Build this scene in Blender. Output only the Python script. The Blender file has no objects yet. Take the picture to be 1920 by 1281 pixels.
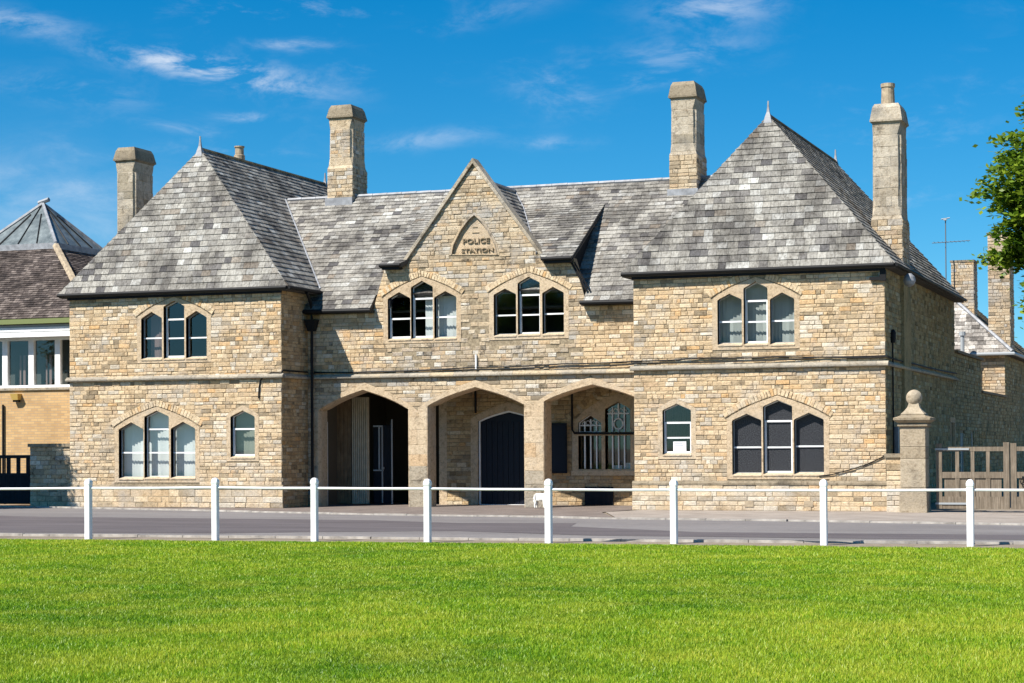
import bpy, bmesh, math, random
import numpy as np
from mathutils import Vector, Matrix
from mathutils.geometry import tessellate_polygon
random.seed(7); RNG = np.random.default_rng(7)
rnd = random.random
uni = random.uniform
SC = bpy.context.scene
COL = SC.collection

# ------------------------------------------------------------------ camera
F, YAW, PITCH, ROLL, PPY = 3686.67, math.radians(20.2888), math.radians(0.9086), math.radians(0.3459), 779.34
CAM = np.array([7.7663, -46.3075, 1.5783])
_w = np.array([-math.sin(YAW)*math.cos(PITCH), math.cos(YAW)*math.cos(PITCH), math.sin(PITCH)])
_r0 = np.array([math.cos(YAW), math.sin(YAW), 0.]); _u0 = np.cross(_r0, _w)
_r = math.cos(ROLL)*_r0 - math.sin(ROLL)*_u0; _u = math.sin(ROLL)*_r0 + math.cos(ROLL)*_u0
cd = bpy.data.cameras.new('camera'); cam = bpy.data.objects.new('camera', cd); COL.objects.link(cam)
m = Matrix(((_r[0], _u[0], -_w[0], CAM[0]), (_r[1], _u[1], -_w[1], CAM[1]), (_r[2], _u[2], -_w[2], CAM[2]), (0, 0, 0, 1)))
cam.matrix_world = m
cd.sensor_width = 36; cd.sensor_fit = 'HORIZONTAL'; cd.lens = 36*F/1920; cd.shift_y = (PPY-640.5)/1920
cd.clip_end = 3000
SC.camera = cam

# photo pixel -> direction -> point on a known surface (wall, ground)
def ray(x, y): return _w + _r*(x-960)/F - _u*(y-PPY)/F
def on(x, y, axis, val):
    d = ray(x, y); return CAM + d*((val-CAM[axis])/d[axis])
def WX(x, y, Y): p = on(x, y, 1, Y); return float(p[0]), float(p[2])
def G(x, y): p = on(x, y, 2, 0); return float(p[0]), float(p[1])
def pxarea(P):
    P = np.asarray(P, float)-CAM; z = P@_w; a = F*(P@_r)/z; b = F*(P@_u)/z
    return abs(0.5*np.sum(a*np.roll(b, -1)-b*np.roll(a, -1)))

# ------------------------------------------------------------------ sky + sun
SUNV = Vector((0.645, 1.0, -1.37)).normalized()
EL = math.asin(-SUNV.z); AZ = math.atan2(-SUNV.x, -SUNV.y)
world = bpy.data.worlds.new('World'); SC.world = world; world.use_nodes = True
nt = world.node_tree; nt.nodes.clear()
def N(nt, t, **kw):
    n = nt.nodes.new(t)
    for k, v in kw.items():
        if k.startswith('i_'):
            n.inputs[int(k[2:])].default_value = v
        else: setattr(n, k, v)
    return n
def L(nt, a, ai, b, bi): nt.links.new(a.outputs[ai], b.inputs[bi])
tc = N(nt, 'ShaderNodeTexCoord')
mp = N(nt, 'ShaderNodeMapping'); mp.inputs['Scale'].default_value = (1, 1, 1.1); mp.inputs['Location'].default_value = (0, 0, .045)
L(nt, tc, 'Generated', mp, 0)
sky = N(nt, 'ShaderNodeTexSky', sky_type='NISHITA', sun_disc=False, sun_elevation=EL, sun_rotation=AZ, air_density=1.0, dust_density=0.2, ozone_density=2.5)
L(nt, mp, 0, sky, 0)
hs = N(nt, 'ShaderNodeHueSaturation'); hs.inputs['Saturation'].default_value = 1.55; hs.inputs['Hue'].default_value = .492; hs.inputs['Value'].default_value = 1.0
L(nt, sky, 0, hs, 'Color')
# wispy clouds: streaked noise, a thin general cover and a few larger banks
def mathn(op, a=None, b=None, c=None, clamp=False):
    n = N(nt, 'ShaderNodeMath', operation=op, use_clamp=clamp)
    for i, q in enumerate((a, b, c)):
        if q is None: continue
        if isinstance(q, (int, float)): n.inputs[i].default_value = q
        else: L(nt, q, 0, n, i)
    return n
sm = N(nt, 'ShaderNodeMapping'); sm.inputs['Scale'].default_value = (11, 11, 30); sm.inputs['Rotation'].default_value = (0, .06, 0)
L(nt, tc, 'Generated', sm, 0)
nz = N(nt, 'ShaderNodeTexNoise', i_2=2.2, i_3=9.0, i_4=.66); nz.inputs['Distortion'].default_value = .35
L(nt, sm, 0, nz, 0)
sm2 = N(nt, 'ShaderNodeMapping'); sm2.inputs['Scale'].default_value = (3, 3, 9)
L(nt, tc, 'Generated', sm2, 0)
nz2 = N(nt, 'ShaderNodeTexNoise', i_2=2.0, i_3=3.0); L(nt, sm2, 0, nz2, 0)
def ramp01(src, a, b):
    n = N(nt, 'ShaderNodeMapRange', interpolation_type='SMOOTHSTEP'); L(nt, src, 0, n, 0)
    n.inputs[1].default_value = a; n.inputs[2].default_value = b; return n
thin = mathn('MULTIPLY', ramp01(nz, .50, .78), ramp01(nz2, .45, .72))
total = mathn('MULTIPLY', thin, .22)
for (px, py, sx, sy, tilt, amt) in ((310, 112, 120, 20, .10, 1.0), (450, 142, 130, 26, .16, 1.25), (1345, 15, 100, 34, -.05, .75), (1290, 98, 120, 26, -.1, .45), (40, 385, 230, 90, 0, .5),
                                    (30, 42, 90, 20, .1, .8), (1215, 150, 80, 14, -.15, .5), (800, 262, 110, 16, -.12, .5), (1050, 165, 60, 40, -.5, .32), (1030, 268, 70, 12, 0, .4), (545, 84, 70, 9, 0, .6), (460, 220, 50, 9, 0, .6),
                                    (140, 170, 120, 26, .1, .4), (900, 30, 160, 20, -.25, .22), (340, 240, 80, 10, .1, .35)):
    c0 = ray(px, py); c0 = c0/np.linalg.norm(c0)
    sub = N(nt, 'ShaderNodeVectorMath', operation='SUBTRACT'); L(nt, tc, 'Generated', sub, 0); sub.inputs[1].default_value = tuple(c0)
    ct, st = math.cos(tilt), math.sin(tilt)
    a = N(nt, 'ShaderNodeVectorMath', operation='DOT_PRODUCT'); L(nt, sub, 0, a, 0); a.inputs[1].default_value = tuple((_r*ct-_u*st)*F/sx)
    b = N(nt, 'ShaderNodeVectorMath', operation='DOT_PRODUCT'); L(nt, sub, 0, b, 0); b.inputs[1].default_value = tuple((_r*st+_u*ct)*F/sy)
    aa = N(nt, 'ShaderNodeMath', operation='POWER'); nt.links.new(a.outputs['Value'], aa.inputs[0]); aa.inputs[1].default_value = 2
    bb = N(nt, 'ShaderNodeMath', operation='POWER'); nt.links.new(b.outputs['Value'], bb.inputs[0]); bb.inputs[1].default_value = 2
    g = mathn('EXPONENT', mathn('MULTIPLY', mathn('ADD', aa, bb), -1.0))
    g = mathn('MULTIPLY', mathn('MULTIPLY', g, amt*.5), ramp01(nz, .40, .68) if sy < 80 else ramp01(nz, .15, .75))
    total = mathn('ADD', total, g)
total = mathn('MINIMUM', total, .88)
# keep the cloud in front of us only above the ground
mixc = N(nt, 'ShaderNodeMix', data_type='RGBA'); L(nt, total, 0, mixc, 0); tn_ = N(nt, 'ShaderNodeMix', data_type='RGBA', blend_type='MULTIPLY'); tn_.inputs[0].default_value = 1; nt.links.new(hs.outputs[0], tn_.inputs[6]); tn_.inputs[7].default_value = (.72, 1.0, 1.07, 1); nt.links.new(tn_.outputs[2], mixc.inputs[6]); mixc.inputs[7].default_value = (7.2, 7.6, 8.2, 1)
bg = N(nt, 'ShaderNodeBackground'); bg.inputs[1].default_value = 0.074
nt.links.new(mixc.outputs[2], bg.inputs[0])
out = N(nt, 'ShaderNodeOutputWorld'); L(nt, bg, 0, out, 0)

sd = bpy.data.lights.new('sun', 'SUN'); sun = bpy.data.objects.new('sun', sd); COL.objects.link(sun)
sd.energy = 5.0; sd.angle = math.radians(.53); sd.color = (1.0, .95, .87)
sun.rotation_euler = SUNV.to_track_quat('-Z', 'Y').to_euler()
SC.view_settings.view_transform = 'Standard'; SC.view_settings.look = 'None'; SC.view_settings.gamma = 1
SC.view_settings.use_curve_mapping = False
SC.view_settings.exposure = 0.78
SC.render.engine = 'CYCLES'

# ------------------------------------------------------------------ materials
MATS = {}
def srgb(r, g, b):
    f = lambda c: (c/255/12.92) if c/255 <= .04045 else ((c/255+.055)/1.055)**2.4
    return (f(r), f(g), f(b), 1)
def mat(name, base=(.5, .5, .5), rough=.8, metal=0., spec=.3):
    M = bpy.data.materials.new(name); M.use_nodes = True; t = M.node_tree
    b = t.nodes['Principled BSDF']; b.inputs['Base Color'].default_value = (*base[:3], 1)
    b.inputs['Roughness'].default_value = rough; b.inputs['Metallic'].default_value = metal
    b.inputs['Specular IOR Level'].default_value = spec
    MATS[name] = M; return M, t, b
def ramp(t, stops, interp='LINEAR'):
    r = t.nodes.new('ShaderNodeValToRGB'); r.color_ramp.interpolation = interp
    while len(r.color_ramp.elements) < len(stops): r.color_ramp.elements.new(.5)
    for e, (p, c) in zip(r.color_ramp.elements, stops):
        e.position = p; e.color = (*c[:3], 1)
    return r
def noise(t, scale, detail=4, rough=.6, vec=None, sc=None, dist=0):
    n = t.nodes.new('ShaderNodeTexNoise'); n.inputs['Scale'].default_value = scale; n.inputs['Detail'].default_value = detail
    n.inputs['Roughness'].default_value = rough; n.inputs['Distortion'].default_value = dist
    g = t.nodes.new('ShaderNodeNewGeometry')
    if sc:
        mm = t.nodes.new('ShaderNodeMapping'); mm.inputs['Scale'].default_value = sc
        t.links.new(g.outputs['Position'], mm.inputs[0]); t.links.new(mm.outputs[0], n.inputs[0])
    else: t.links.new(g.outputs['Position'], n.inputs[0])
    return n
def mixrgb(t, mode, fac, a, b):
    m_ = t.nodes.new('ShaderNodeMix'); m_.data_type = 'RGBA'; m_.blend_type = mode
    for i, q in ((0, fac), (6, a), (7, b)):
        if isinstance(q, (int, float)): m_.inputs[i].default_value = q
        elif isinstance(q, tuple): m_.inputs[i].default_value = (*q[:3], 1)
        else: t.links.new(q, m_.inputs[i])
    return m_.outputs[2]
def mrange(t, src, a, b, c=0., d=1.):
    n = t.nodes.new('ShaderNodeMapRange'); t.links.new(src, n.inputs[0])
    for i, v in enumerate((a, b, c, d)): n.inputs[i+1].default_value = v
    return n.outputs[0]
def bump(t, b, src, strength, dist=.02):
    n = t.nodes.new('ShaderNodeBump'); n.inputs['Strength'].default_value = strength; n.inputs['Distance'].default_value = dist
    t.links.new(src, n.inputs['Height']); t.links.new(n.outputs[0], b.inputs['Normal'])
def tint(t):
    a = t.nodes.new('ShaderNodeAttribute'); a.attribute_name = 'tint'
    s = t.nodes.new('ShaderNodeSeparateColor'); t.links.new(a.outputs['Color'], s.inputs[0]); return s

def stone_mat(name, stops, weather, wamt, pale=False, lichen=.45):
    M, t, b = mat(name, rough=.92, spec=.15)
    s = tint(t); r = ramp(t, stops); t.links.new(s.outputs[0], r.inputs[0])
    n1 = noise(t, 22, 6, .7); n2 = noise(t, 1.1, 5, .65); n3 = noise(t, 90, 3, .6)
    c = mixrgb(t, 'MULTIPLY', .75, r.outputs[0], ramp_out(t, n1, ((.25, (.62, .58, .52)), (.5, (1, 1, 1)), (.75, (1.12, 1.1, 1.08)))))
    c = mixrgb(t, 'MULTIPLY', .5, c, ramp_out(t, n3, ((.3, (.7, .68, .65)), (.55, (1.05, 1.05, 1.05)))))
    n4 = noise(t, 9, 5, .75); c = mixrgb(t, 'MULTIPLY', .8, c, ramp_out(t, n4, ((.30, (.36, .31, .25)), (.45, (.93, .92, .90)), (.55, (1.05, 1.05, 1.04)), (.7, (1.16, 1.15, 1.13)))))
    w = mrange(t, n2.outputs[0], .50, .74, 0, wamt)
    c = mixrgb(t, 'MIX', w, c, weather)
    n6 = noise(t, 2.3, 7, .78, dist=.4); c = mixrgb(t, 'MIX', mrange(t, n6.outputs[0], .555, .66, 0, lichen), c, mixrgb(t, 'MULTIPLY', 1.0, c, (.33, .32, .32)))
    if pale:
        gz = t.nodes.new('ShaderNodeNewGeometry'); sp = t.nodes.new('ShaderNodeSeparateXYZ'); t.links.new(gz.outputs['Position'], sp.inputs[0])
        hz = mrange(t, sp.outputs[2], 2.6, .4, 0, 1); n5 = noise(t, .8, 4, .6); mm = t.nodes.new('ShaderNodeMath'); mm.operation = 'MULTIPLY'; t.links.new(hz, mm.inputs[0]); t.links.new(mrange(t, n5.outputs[0], .40, .64, .0, .6), mm.inputs[1])
        c = mixrgb(t, 'MIX', mm.outputs[0], c, mixrgb(t, 'MULTIPLY', 1.0, (.66, .60, .50), ramp_out(t, n1, ((.3, (.6, .58, .55)), (.6, (1.05, 1.05, 1.05))))))
    t.links.new(c, b.inputs['Base Color'])
    ma = t.nodes.new('ShaderNodeMath'); ma.operation = 'ADD'; t.links.new(n1.outputs[0], ma.inputs[0]); t.links.new(n3.outputs[0], ma.inputs[1])
    bump(t, b, ma.outputs[0], .8, .025)
    return M
def ramp_out(t, n, stops):
    r = ramp(t, stops); t.links.new(n.outputs[0], r.inputs[0]); return r.outputs[0]
RUB0 = ((0, (.30, .245, .175)), (.10, (.46, .37, .255)), (.26, (.57, .44, .29)), (.52, (.66, .525, .355)), (.76, (.73, .615, .45)), (.85, (.66, .44, .23)), (.90, (.52, .47, .40)), (1, (.82, .755, .64)))
RUB = tuple((p, (c[0]*1.02, c[1]*.97, c[2]*.90)) for p, c in RUB0)
stone_mat('rubble_stone', RUB, (.46, .425, .38), .75, True, .6)
stone_mat('gable_stone', tuple((p, (c[0]*.87, c[1]*.91, c[2]*.985)) for p, c in RUB), (.40, .375, .34), .95, False, .95)
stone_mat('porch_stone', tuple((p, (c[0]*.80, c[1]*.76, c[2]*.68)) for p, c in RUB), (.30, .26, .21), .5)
stone_mat('ashlar', ((0, (.55, .42, .28)), (.5, (.60, .465, .315)), (.9, (.64, .51, .355)), (1, (.60, .42, .25))), (.47, .41, .33), .7)
stone_mat('chimney_stone', ((0, (.34, .29, .215)), (.5, (.48, .41, .315)), (1, (.58, .51, .41))), (.24, .22, .19), 1.0, False, .8)
stone_mat('pier_stone', ((0, (.34, .275, .19)), (.5, (.43, .35, .25)), (1, (.50, .42, .31))), (.24, .205, .16), .9)
stone_mat('string_stone', ((0, (.34, .30, .24)), (.6, (.46, .41, .33)), (1, (.52, .42, .28))), (.27, .25, .22), .9)
stone_mat('cap_stone', ((0, (.25, .205, .145)), (1, (.33, .275, .20))), (.09, .078, .06), .95)
stone_mat('far_stone', tuple((p, (c[0]*.95, c[1]*.93, c[2]*.9)) for p, c in RUB), (.38, .34, .29), .6)
# right-facing walls: darkened rubble colours, their shade put into the stone
stone_mat('shaded_stone', tuple((p, (c[0]*.60, c[1]*.64, c[2]*.56)) for p, c in RUB), (.15, .16, .10), .95)
M, t, b = mat('mortar', (.30, .235, .16), .95, spec=.1)
n1 = noise(t, 14, 5, .7); t.links.new(ramp_out(t, n1, ((.3, (.13, .10, .065)), (.7, (.42, .34, .23)))), b.inputs['Base Color']); bump(t, b, n1.outputs[0], .4)
def slate_mat(name, stops, lich):
    M, t, b = mat(name, rough=.85, spec=.18)
    s = tint(t); r = ramp(t, stops); t.links.new(s.outputs[0], r.inputs[0])
    st = noise(t, 22, 5, .75, sc=(1, 1, .10)); big = noise(t, 1.0, 6, .7, sc=(1, 1, .6)); fine = noise(t, 48, 5, .75)
    c = mixrgb(t, 'MULTIPLY', .85, r.outputs[0], ramp_out(t, st, ((.32, (.42, .39, .36)), (.52, (1, 1, 1)), (.72, (1.25, 1.23, 1.2)))))
    c = mixrgb(t, 'MULTIPLY', .7, c, ramp_out(t, big, ((.40, (.33, .315, .31)), (.47, (.74, .72, .70)), (.53, (1.08, 1.07, 1.06)), (.60, (1.25, 1.24, 1.22)))))
    mo = noise(t, 13, 6, .8); c = mixrgb(t, 'MULTIPLY', .85, c, ramp_out(t, mo, ((.30, (.45, .42, .39)), (.47, (.95, .94, .92)), (.60, (1.15, 1.14, 1.12)), (.75, (1.5, 1.5, 1.48)))))
    l = mrange(t, fine.outputs[0], .60, .70, 0, .75)
    c = mixrgb(t, 'MIX', l, c, lich)
    t.links.new(c, b.inputs['Base Color'])
    ma = t.nodes.new('ShaderNodeMath'); ma.operation = 'ADD'; t.links.new(st.outputs[0], ma.inputs[0]); t.links.new(fine.outputs[0], ma.inputs[1])
    bump(t, b, ma.outputs[0], .45, .015)
slate_mat('slate', ((0, (.085, .082, .085)), (.06, (.15, .143, .138)), (.22, (.205, .197, .183)), (.55, (.26, .25, .228)), (.82, (.315, .305, .28)), (.86, (.19, .16, .13)), (.90, (.28, .277, .265)), (.975, (.33, .327, .31)), (1, (.44, .44, .42))), (.42, .40, .34))
slate_mat('stone_slate', ((0, (.15, .14, .13)), (.4, (.36, .33, .30)), (1, (.55, .53, .49))), (.5, .48, .42))
slate_mat('brown_tile', ((0, (.055, .045, .043)), (.5, (.105, .085, .078)), (1, (.19, .16, .145))), (.32, .29, .25))
slate_mat('moss_slate', ((0, (.09, .075, .05)), (.5, (.16, .125, .08)), (1, (.22, .18, .11))), (.24, .22, .11))
M, t, b = mat('roof_deck', (.07, .065, .06), .9)
M, t, b = mat('lead', (.46, .48, .52), .55, spec=.4); n1 = noise(t, 6, 4); t.links.new(ramp_out(t, n1, ((.3, (.17, .175, .185)), (.7, (.33, .34, .36)))), b.inputs['Base Color'])
M, t, b = mat('black_iron', (.010, .010, .011), .6, spec=.2)
M, t, b = mat('white_paint', (.80, .80, .79), .5, spec=.4); n1 = noise(t, 5, 5); t.links.new(ramp_out(t, n1, ((.3, (.70, .70, .69)), (.6, (.84, .84, .83)))), b.inputs['Base Color'])
M, t, b = mat('grey_metal', (.33, .35, .36), .5)
M, t, b = mat('dark_metal', (.12, .13, .14), .6)
M, t, b = mat('navy_paint', (.005, .007, .016), .5, spec=.25); n1 = noise(t, 9, 5); bump(t, b, n1.outputs[0], .15)
M, t, b = mat('blind_fabric', (.80, .80, .78), .9)
M, t, b = mat('net_curtain2', (.48, .50, .48), .9)
M, t, b = mat('net_curtain', (.30, .31, .26), .9)
M, t, b = mat('curtain_fabric', (.22, .15, .14), .9)
M, t, b = mat('paper', (.82, .84, .86), .8)
M, t, b = mat('ink', (.12, .13, .15), .8)
M, t, b = mat('room', (.075, .078, .072), .95)
M, t, b = mat('room_dim', (.11, .09, .065), .95)
M, t, b = mat('plaster', (.42, .40, .36), .9)
M, t, b = mat('blue_board', (.03, .10, .35), .7)
M, t, b = mat('obscure_glass', (.05, .052, .06), .5, spec=.3); n1 = noise(t, 46, 3, .7); t.links.new(ramp_out(t, n1, ((.42, (.007, .007, .009)), (.62, (.060, .063, .070)))), b.inputs['Base Color']); bump(t, b, n1.outputs[0], .3, .01)
# thin glass: see-through plus mirror reflection
M = bpy.data.materials.new('glass'); M.use_nodes = True; t = M.node_tree; t.nodes.clear(); MATS['glass'] = M
tr = t.nodes.new('ShaderNodeBsdfTransparent'); tr.inputs[0].default_value = (.86, .9, .9, 1)
gl = t.nodes.new('ShaderNodeBsdfGlossy'); gl.inputs['Roughness'].default_value = .02
gg_ = t.nodes.new('ShaderNodeNewGeometry'); dt_ = t.nodes.new('ShaderNodeVectorMath'); dt_.operation = 'DOT_PRODUCT'; t.links.new(gg_.outputs['Normal'], dt_.inputs[0]); t.links.new(gg_.outputs['Incoming'], dt_.inputs[1])
ab_ = t.nodes.new('ShaderNodeMath'); ab_.operation = 'ABSOLUTE'; t.links.new(dt_.outputs['Value'], ab_.inputs[0])
om_ = t.nodes.new('ShaderNodeMath'); om_.operation = 'SUBTRACT'; om_.inputs[0].default_value = 1; t.links.new(ab_.outputs[0], om_.inputs[1])
pw_ = t.nodes.new('ShaderNodeMath'); pw_.operation = 'POWER'; t.links.new(om_.outputs[0], pw_.inputs[0]); pw_.inputs[1].default_value = 5
fr = t.nodes.new('ShaderNodeMath'); fr.operation = 'MULTIPLY_ADD'; t.links.new(pw_.outputs[0], fr.inputs[0]); fr.inputs[1].default_value = .92; fr.inputs[2].default_value = .075
nb_ = noise(t, 1.6, 2); bp_ = t.nodes.new('ShaderNodeBump'); bp_.inputs['Strength'].default_value = .05; t.links.new(nb_.outputs[0], bp_.inputs['Height'])
t.links.new(bp_.outputs[0], gl.inputs['Normal'])
mx = t.nodes.new('ShaderNodeMixShader'); o_ = t.nodes.new('ShaderNodeOutputMaterial')
t.links.new(fr.outputs[0], mx.inputs[0]); t.links.new(tr.outputs[0], mx.inputs[1]); t.links.new(gl.outputs[0], mx.inputs[2]); t.links.new(mx.outputs[0], o_.inputs[0])
# timber
def wood(name, a, bcol, sc=(40, 40, 2.2)):
    M, t, b = mat(name, rough=.85, spec=.2)
    n1 = noise(t, 1.0, 6, .65, sc=sc); n2 = noise(t, 5, 4)
    c = mixrgb(t, 'MULTIPLY', .6, ramp_out(t, n1, ((.3, a), (.7, bcol))), ramp_out(t, n2, ((.3, (.6, .6, .6)), (.7, (1.1, 1.1, 1.1)))))
    t.links.new(c, b.inputs['Base Color']); bump(t, b, n1.outputs[0], .35, .01)
wood('weathered_oak', (.11, .083, .056), (.29, .235, .175))
wood('ribbed_board', (.42, .36, .26), (.66, .58, .44))
wood('brown_board', (.16, .105, .06), (.32, .22, .13))
wood('dark_timber', (.008, .011, .016), (.02, .024, .03))
wood('bark', (.05, .04, .03), (.13, .105, .08))
# ground
M, t, b = mat('asphalt', rough=.9, spec=.25)
n1 = noise(t, 120, 3, .8); n2 = noise(t, .5, 5, .6, sc=(.35, 1.2, 1)); n3 = noise(t, 3.5, 4)
c = mixrgb(t, 'MULTIPLY', .5, ramp_out(t, n2, ((.3, (.155, .14, .136)), (.7, (.215, .198, .19)))), ramp_out(t, n1, ((.3, (.6, .6, .6)), (.7, (1.25, 1.25, 1.25)))))
c = mixrgb(t, 'MULTIPLY', .4, c, ramp_out(t, n3, ((.3, (.75, .75, .75)), (.6, (1.05, 1.05, 1.05)))))
t.links.new(c, b.inputs['Base Color']); bump(t, b, n1.outputs[0], .5, .01)
M, t, b = mat('asphalt_patch', rough=.9, spec=.25)
n1 = noise(t, 130, 3, .8); n2 = noise(t, .9, 5, .6, sc=(.4, 1.5, 1))
c = mixrgb(t, 'MULTIPLY', .5, ramp_out(t, n2, ((.3, (.085, .073, .075)), (.7, (.13, .113, .115)))), ramp_out(t, n1, ((.3, (.6, .6, .6)), (.7, (1.25, 1.25, 1.25)))))
t.links.new(c, b.inputs['Base Color']); bump(t, b, n1.outputs[0], .5, .01)
M, t, b = mat('paving', rough=.9, spec=.2)
n1 = noise(t, 60, 4, .8); n2 = noise(t, 1.2, 5)
c = mixrgb(t, 'MULTIPLY', .6, ramp_out(t, n2, ((.3, (.24, .205, .175)), (.7, (.35, .305, .265)))), ramp_out(t, n1, ((.3, (.7, .68, .66)), (.7, (1.15, 1.15, 1.15)))))
t.links.new(c, b.inputs['Base Color']); bump(t, b, n1.outputs[0], .4, .01)
M, t, b = mat('gravelly', rough=.95, spec=.15)
n1 = noise(t, 45, 5, .8); n2 = noise(t, 1.5, 5)
c = mixrgb(t, 'MULTIPLY', .8, ramp_out(t, n2, ((.3, (.15, .125, .112)), (.7, (.225, .19, .17)))), ramp_out(t, n1, ((.3, (.55, .52, .5)), (.7, (1.3, 1.28, 1.25)))))
t.links.new(c, b.inputs['Base Color']); bump(t, b, n1.outputs[0], .6, .02)
M, t, b = mat('kerbstone', rough=.85); n1 = noise(t, 4, 5); t.links.new(ramp_out(t, n1, ((.3, (.20, .18, .16)), (.65, (.46, .42, .37)))), b.inputs['Base Color'])
M, t, b = mat('earth', rough=.95); n1 = noise(t, 5, 5); t.links.new(ramp_out(t, n1, ((.3, (.17, .135, .10)), (.7, (.27, .22, .16)))), b.inputs['Base Color'])
M, t, b = mat('turf', rough=.95, spec=.1)
n1 = noise(t, 1.3, 5); n2 = noise(t, 60, 3, .8)
c = mixrgb(t, 'MULTIPLY', .7, ramp_out(t, n1, ((.3, (.07, .15, .006)), (.7, (.15, .22, .012)))), ramp_out(t, n2, ((.3, (.5, .5, .5)), (.7, (1.2, 1.2, 1.2)))))
t.links.new(c, b.inputs['Base Color'])
def leafmat(name, stops, trans=.35, nscale=.55):
    M = bpy.data.materials.new(name); M.use_nodes = True; t = M.node_tree; t.nodes.clear(); MATS[name] = M
    s = tint(t); r = ramp(t, stops); t.links.new(s.outputs[0], r.inputs[0])
    big = noise(t, nscale, 5, .6); yl = mrange(t, big.outputs[0], .42, .70, 0, .55)
    c = mixrgb(t, 'MIX', yl, r.outputs[0], stops[-1][1])
    d = t.nodes.new('ShaderNodeBsdfDiffuse'); tl = t.nodes.new('ShaderNodeBsdfTranslucent'); g = t.nodes.new('ShaderNodeBsdfGlossy'); g.inputs['Roughness'].default_value = .45
    t.links.new(c, d.inputs[0]); t.links.new(c, tl.inputs[0]); g.inputs[0].default_value = (.5, .5, .5, 1)
    m1 = t.nodes.new('ShaderNodeMixShader'); m1.inputs[0].default_value = trans; t.links.new(d.outputs[0], m1.inputs[1]); t.links.new(tl.outputs[0], m1.inputs[2])
    m2 = t.nodes.new('ShaderNodeMixShader'); m2.inputs[0].default_value = .04; t.links.new(m1.outputs[0], m2.inputs[1]); t.links.new(g.outputs[0], m2.inputs[2])
    o = t.nodes.new('ShaderNodeOutputMaterial'); t.links.new(m2.outputs[0], o.inputs[0])
leafmat('grass_blade', ((0, (.07, .19, .008)), (.40, (.20, .365, .012)), (.82, (.38, .50, .025)), (1, (.54, .53, .06))), .35, .9)
leafmat('tree_leaf', ((0, (.03, .09, .008)), (.5, (.11, .21, .016)), (1, (.28, .37, .03))), .4, 1.2)
# brick building
M, t, b = mat('yellow_brick', rough=.9, spec=.15)
tcn = t.nodes.new('ShaderNodeNewGeometry'); mpn = t.nodes.new('ShaderNodeMapping'); mpn.inputs['Rotation'].default_value = (math.radians(90), 0, 0)
t.links.new(tcn.outputs['Position'], mpn.inputs[0])
bk = t.nodes.new('ShaderNodeTexBrick'); t.links.new(mpn.outputs[0], bk.inputs[0]); bk.inputs['Scale'].default_value = 1.0
bk.inputs['Brick Width'].default_value = .225; bk.inputs['Row Height'].default_value = .075; bk.inputs['Mortar Size'].default_value = .006
bk.inputs['Color1'].default_value = (.58, .38, .18, 1); bk.inputs['Color2'].default_value = (.46, .29, .14, 1); bk.inputs['Mortar'].default_value = (.33, .27, .2, 1)
n2 = noise(t, 1.2, 4); c = mixrgb(t, 'MULTIPLY', .5, bk.outputs[0], ramp_out(t, n2, ((.3, (.7, .7, .7)), (.65, (1.1, 1.1, 1.1)))))
t.links.new(c, b.inputs['Base Color']); bump(t, b, bk.outputs['Fac'], -.4, .01)
M, t, b = mat('lead_glazing', (.10, .13, .14), .35, spec=.5); n1 = noise(t, 3, 5, .7); t.links.new(ramp_out(t, n1, ((.3, (.045, .06, .065)), (.7, (.20, .23, .23)))), b.inputs['Base Color'])
M, t, b = mat('moss_gutter', (.17, .20, .08), .9)
M, t, b = mat('pot_clay', (.40, .30, .20), .85); n1 = noise(t, 8, 4); t.links.new(ramp_out(t, n1, ((.3, (.22, .17, .12)), (.7, (.46, .37, .25)))), b.inputs['Base Color'])
M, t, b = mat('lamp_plastic', (.62, .42, .12), .5)
M, t, b = mat('dog_coat', (.80, .77, .70), .9, spec=.1); n1 = noise(t, 45, 4, .7); bump(t, b, n1.outputs[0], .6, .02)
M, t, b = mat('carved_dark', (.24, .185, .12), .95)

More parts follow.
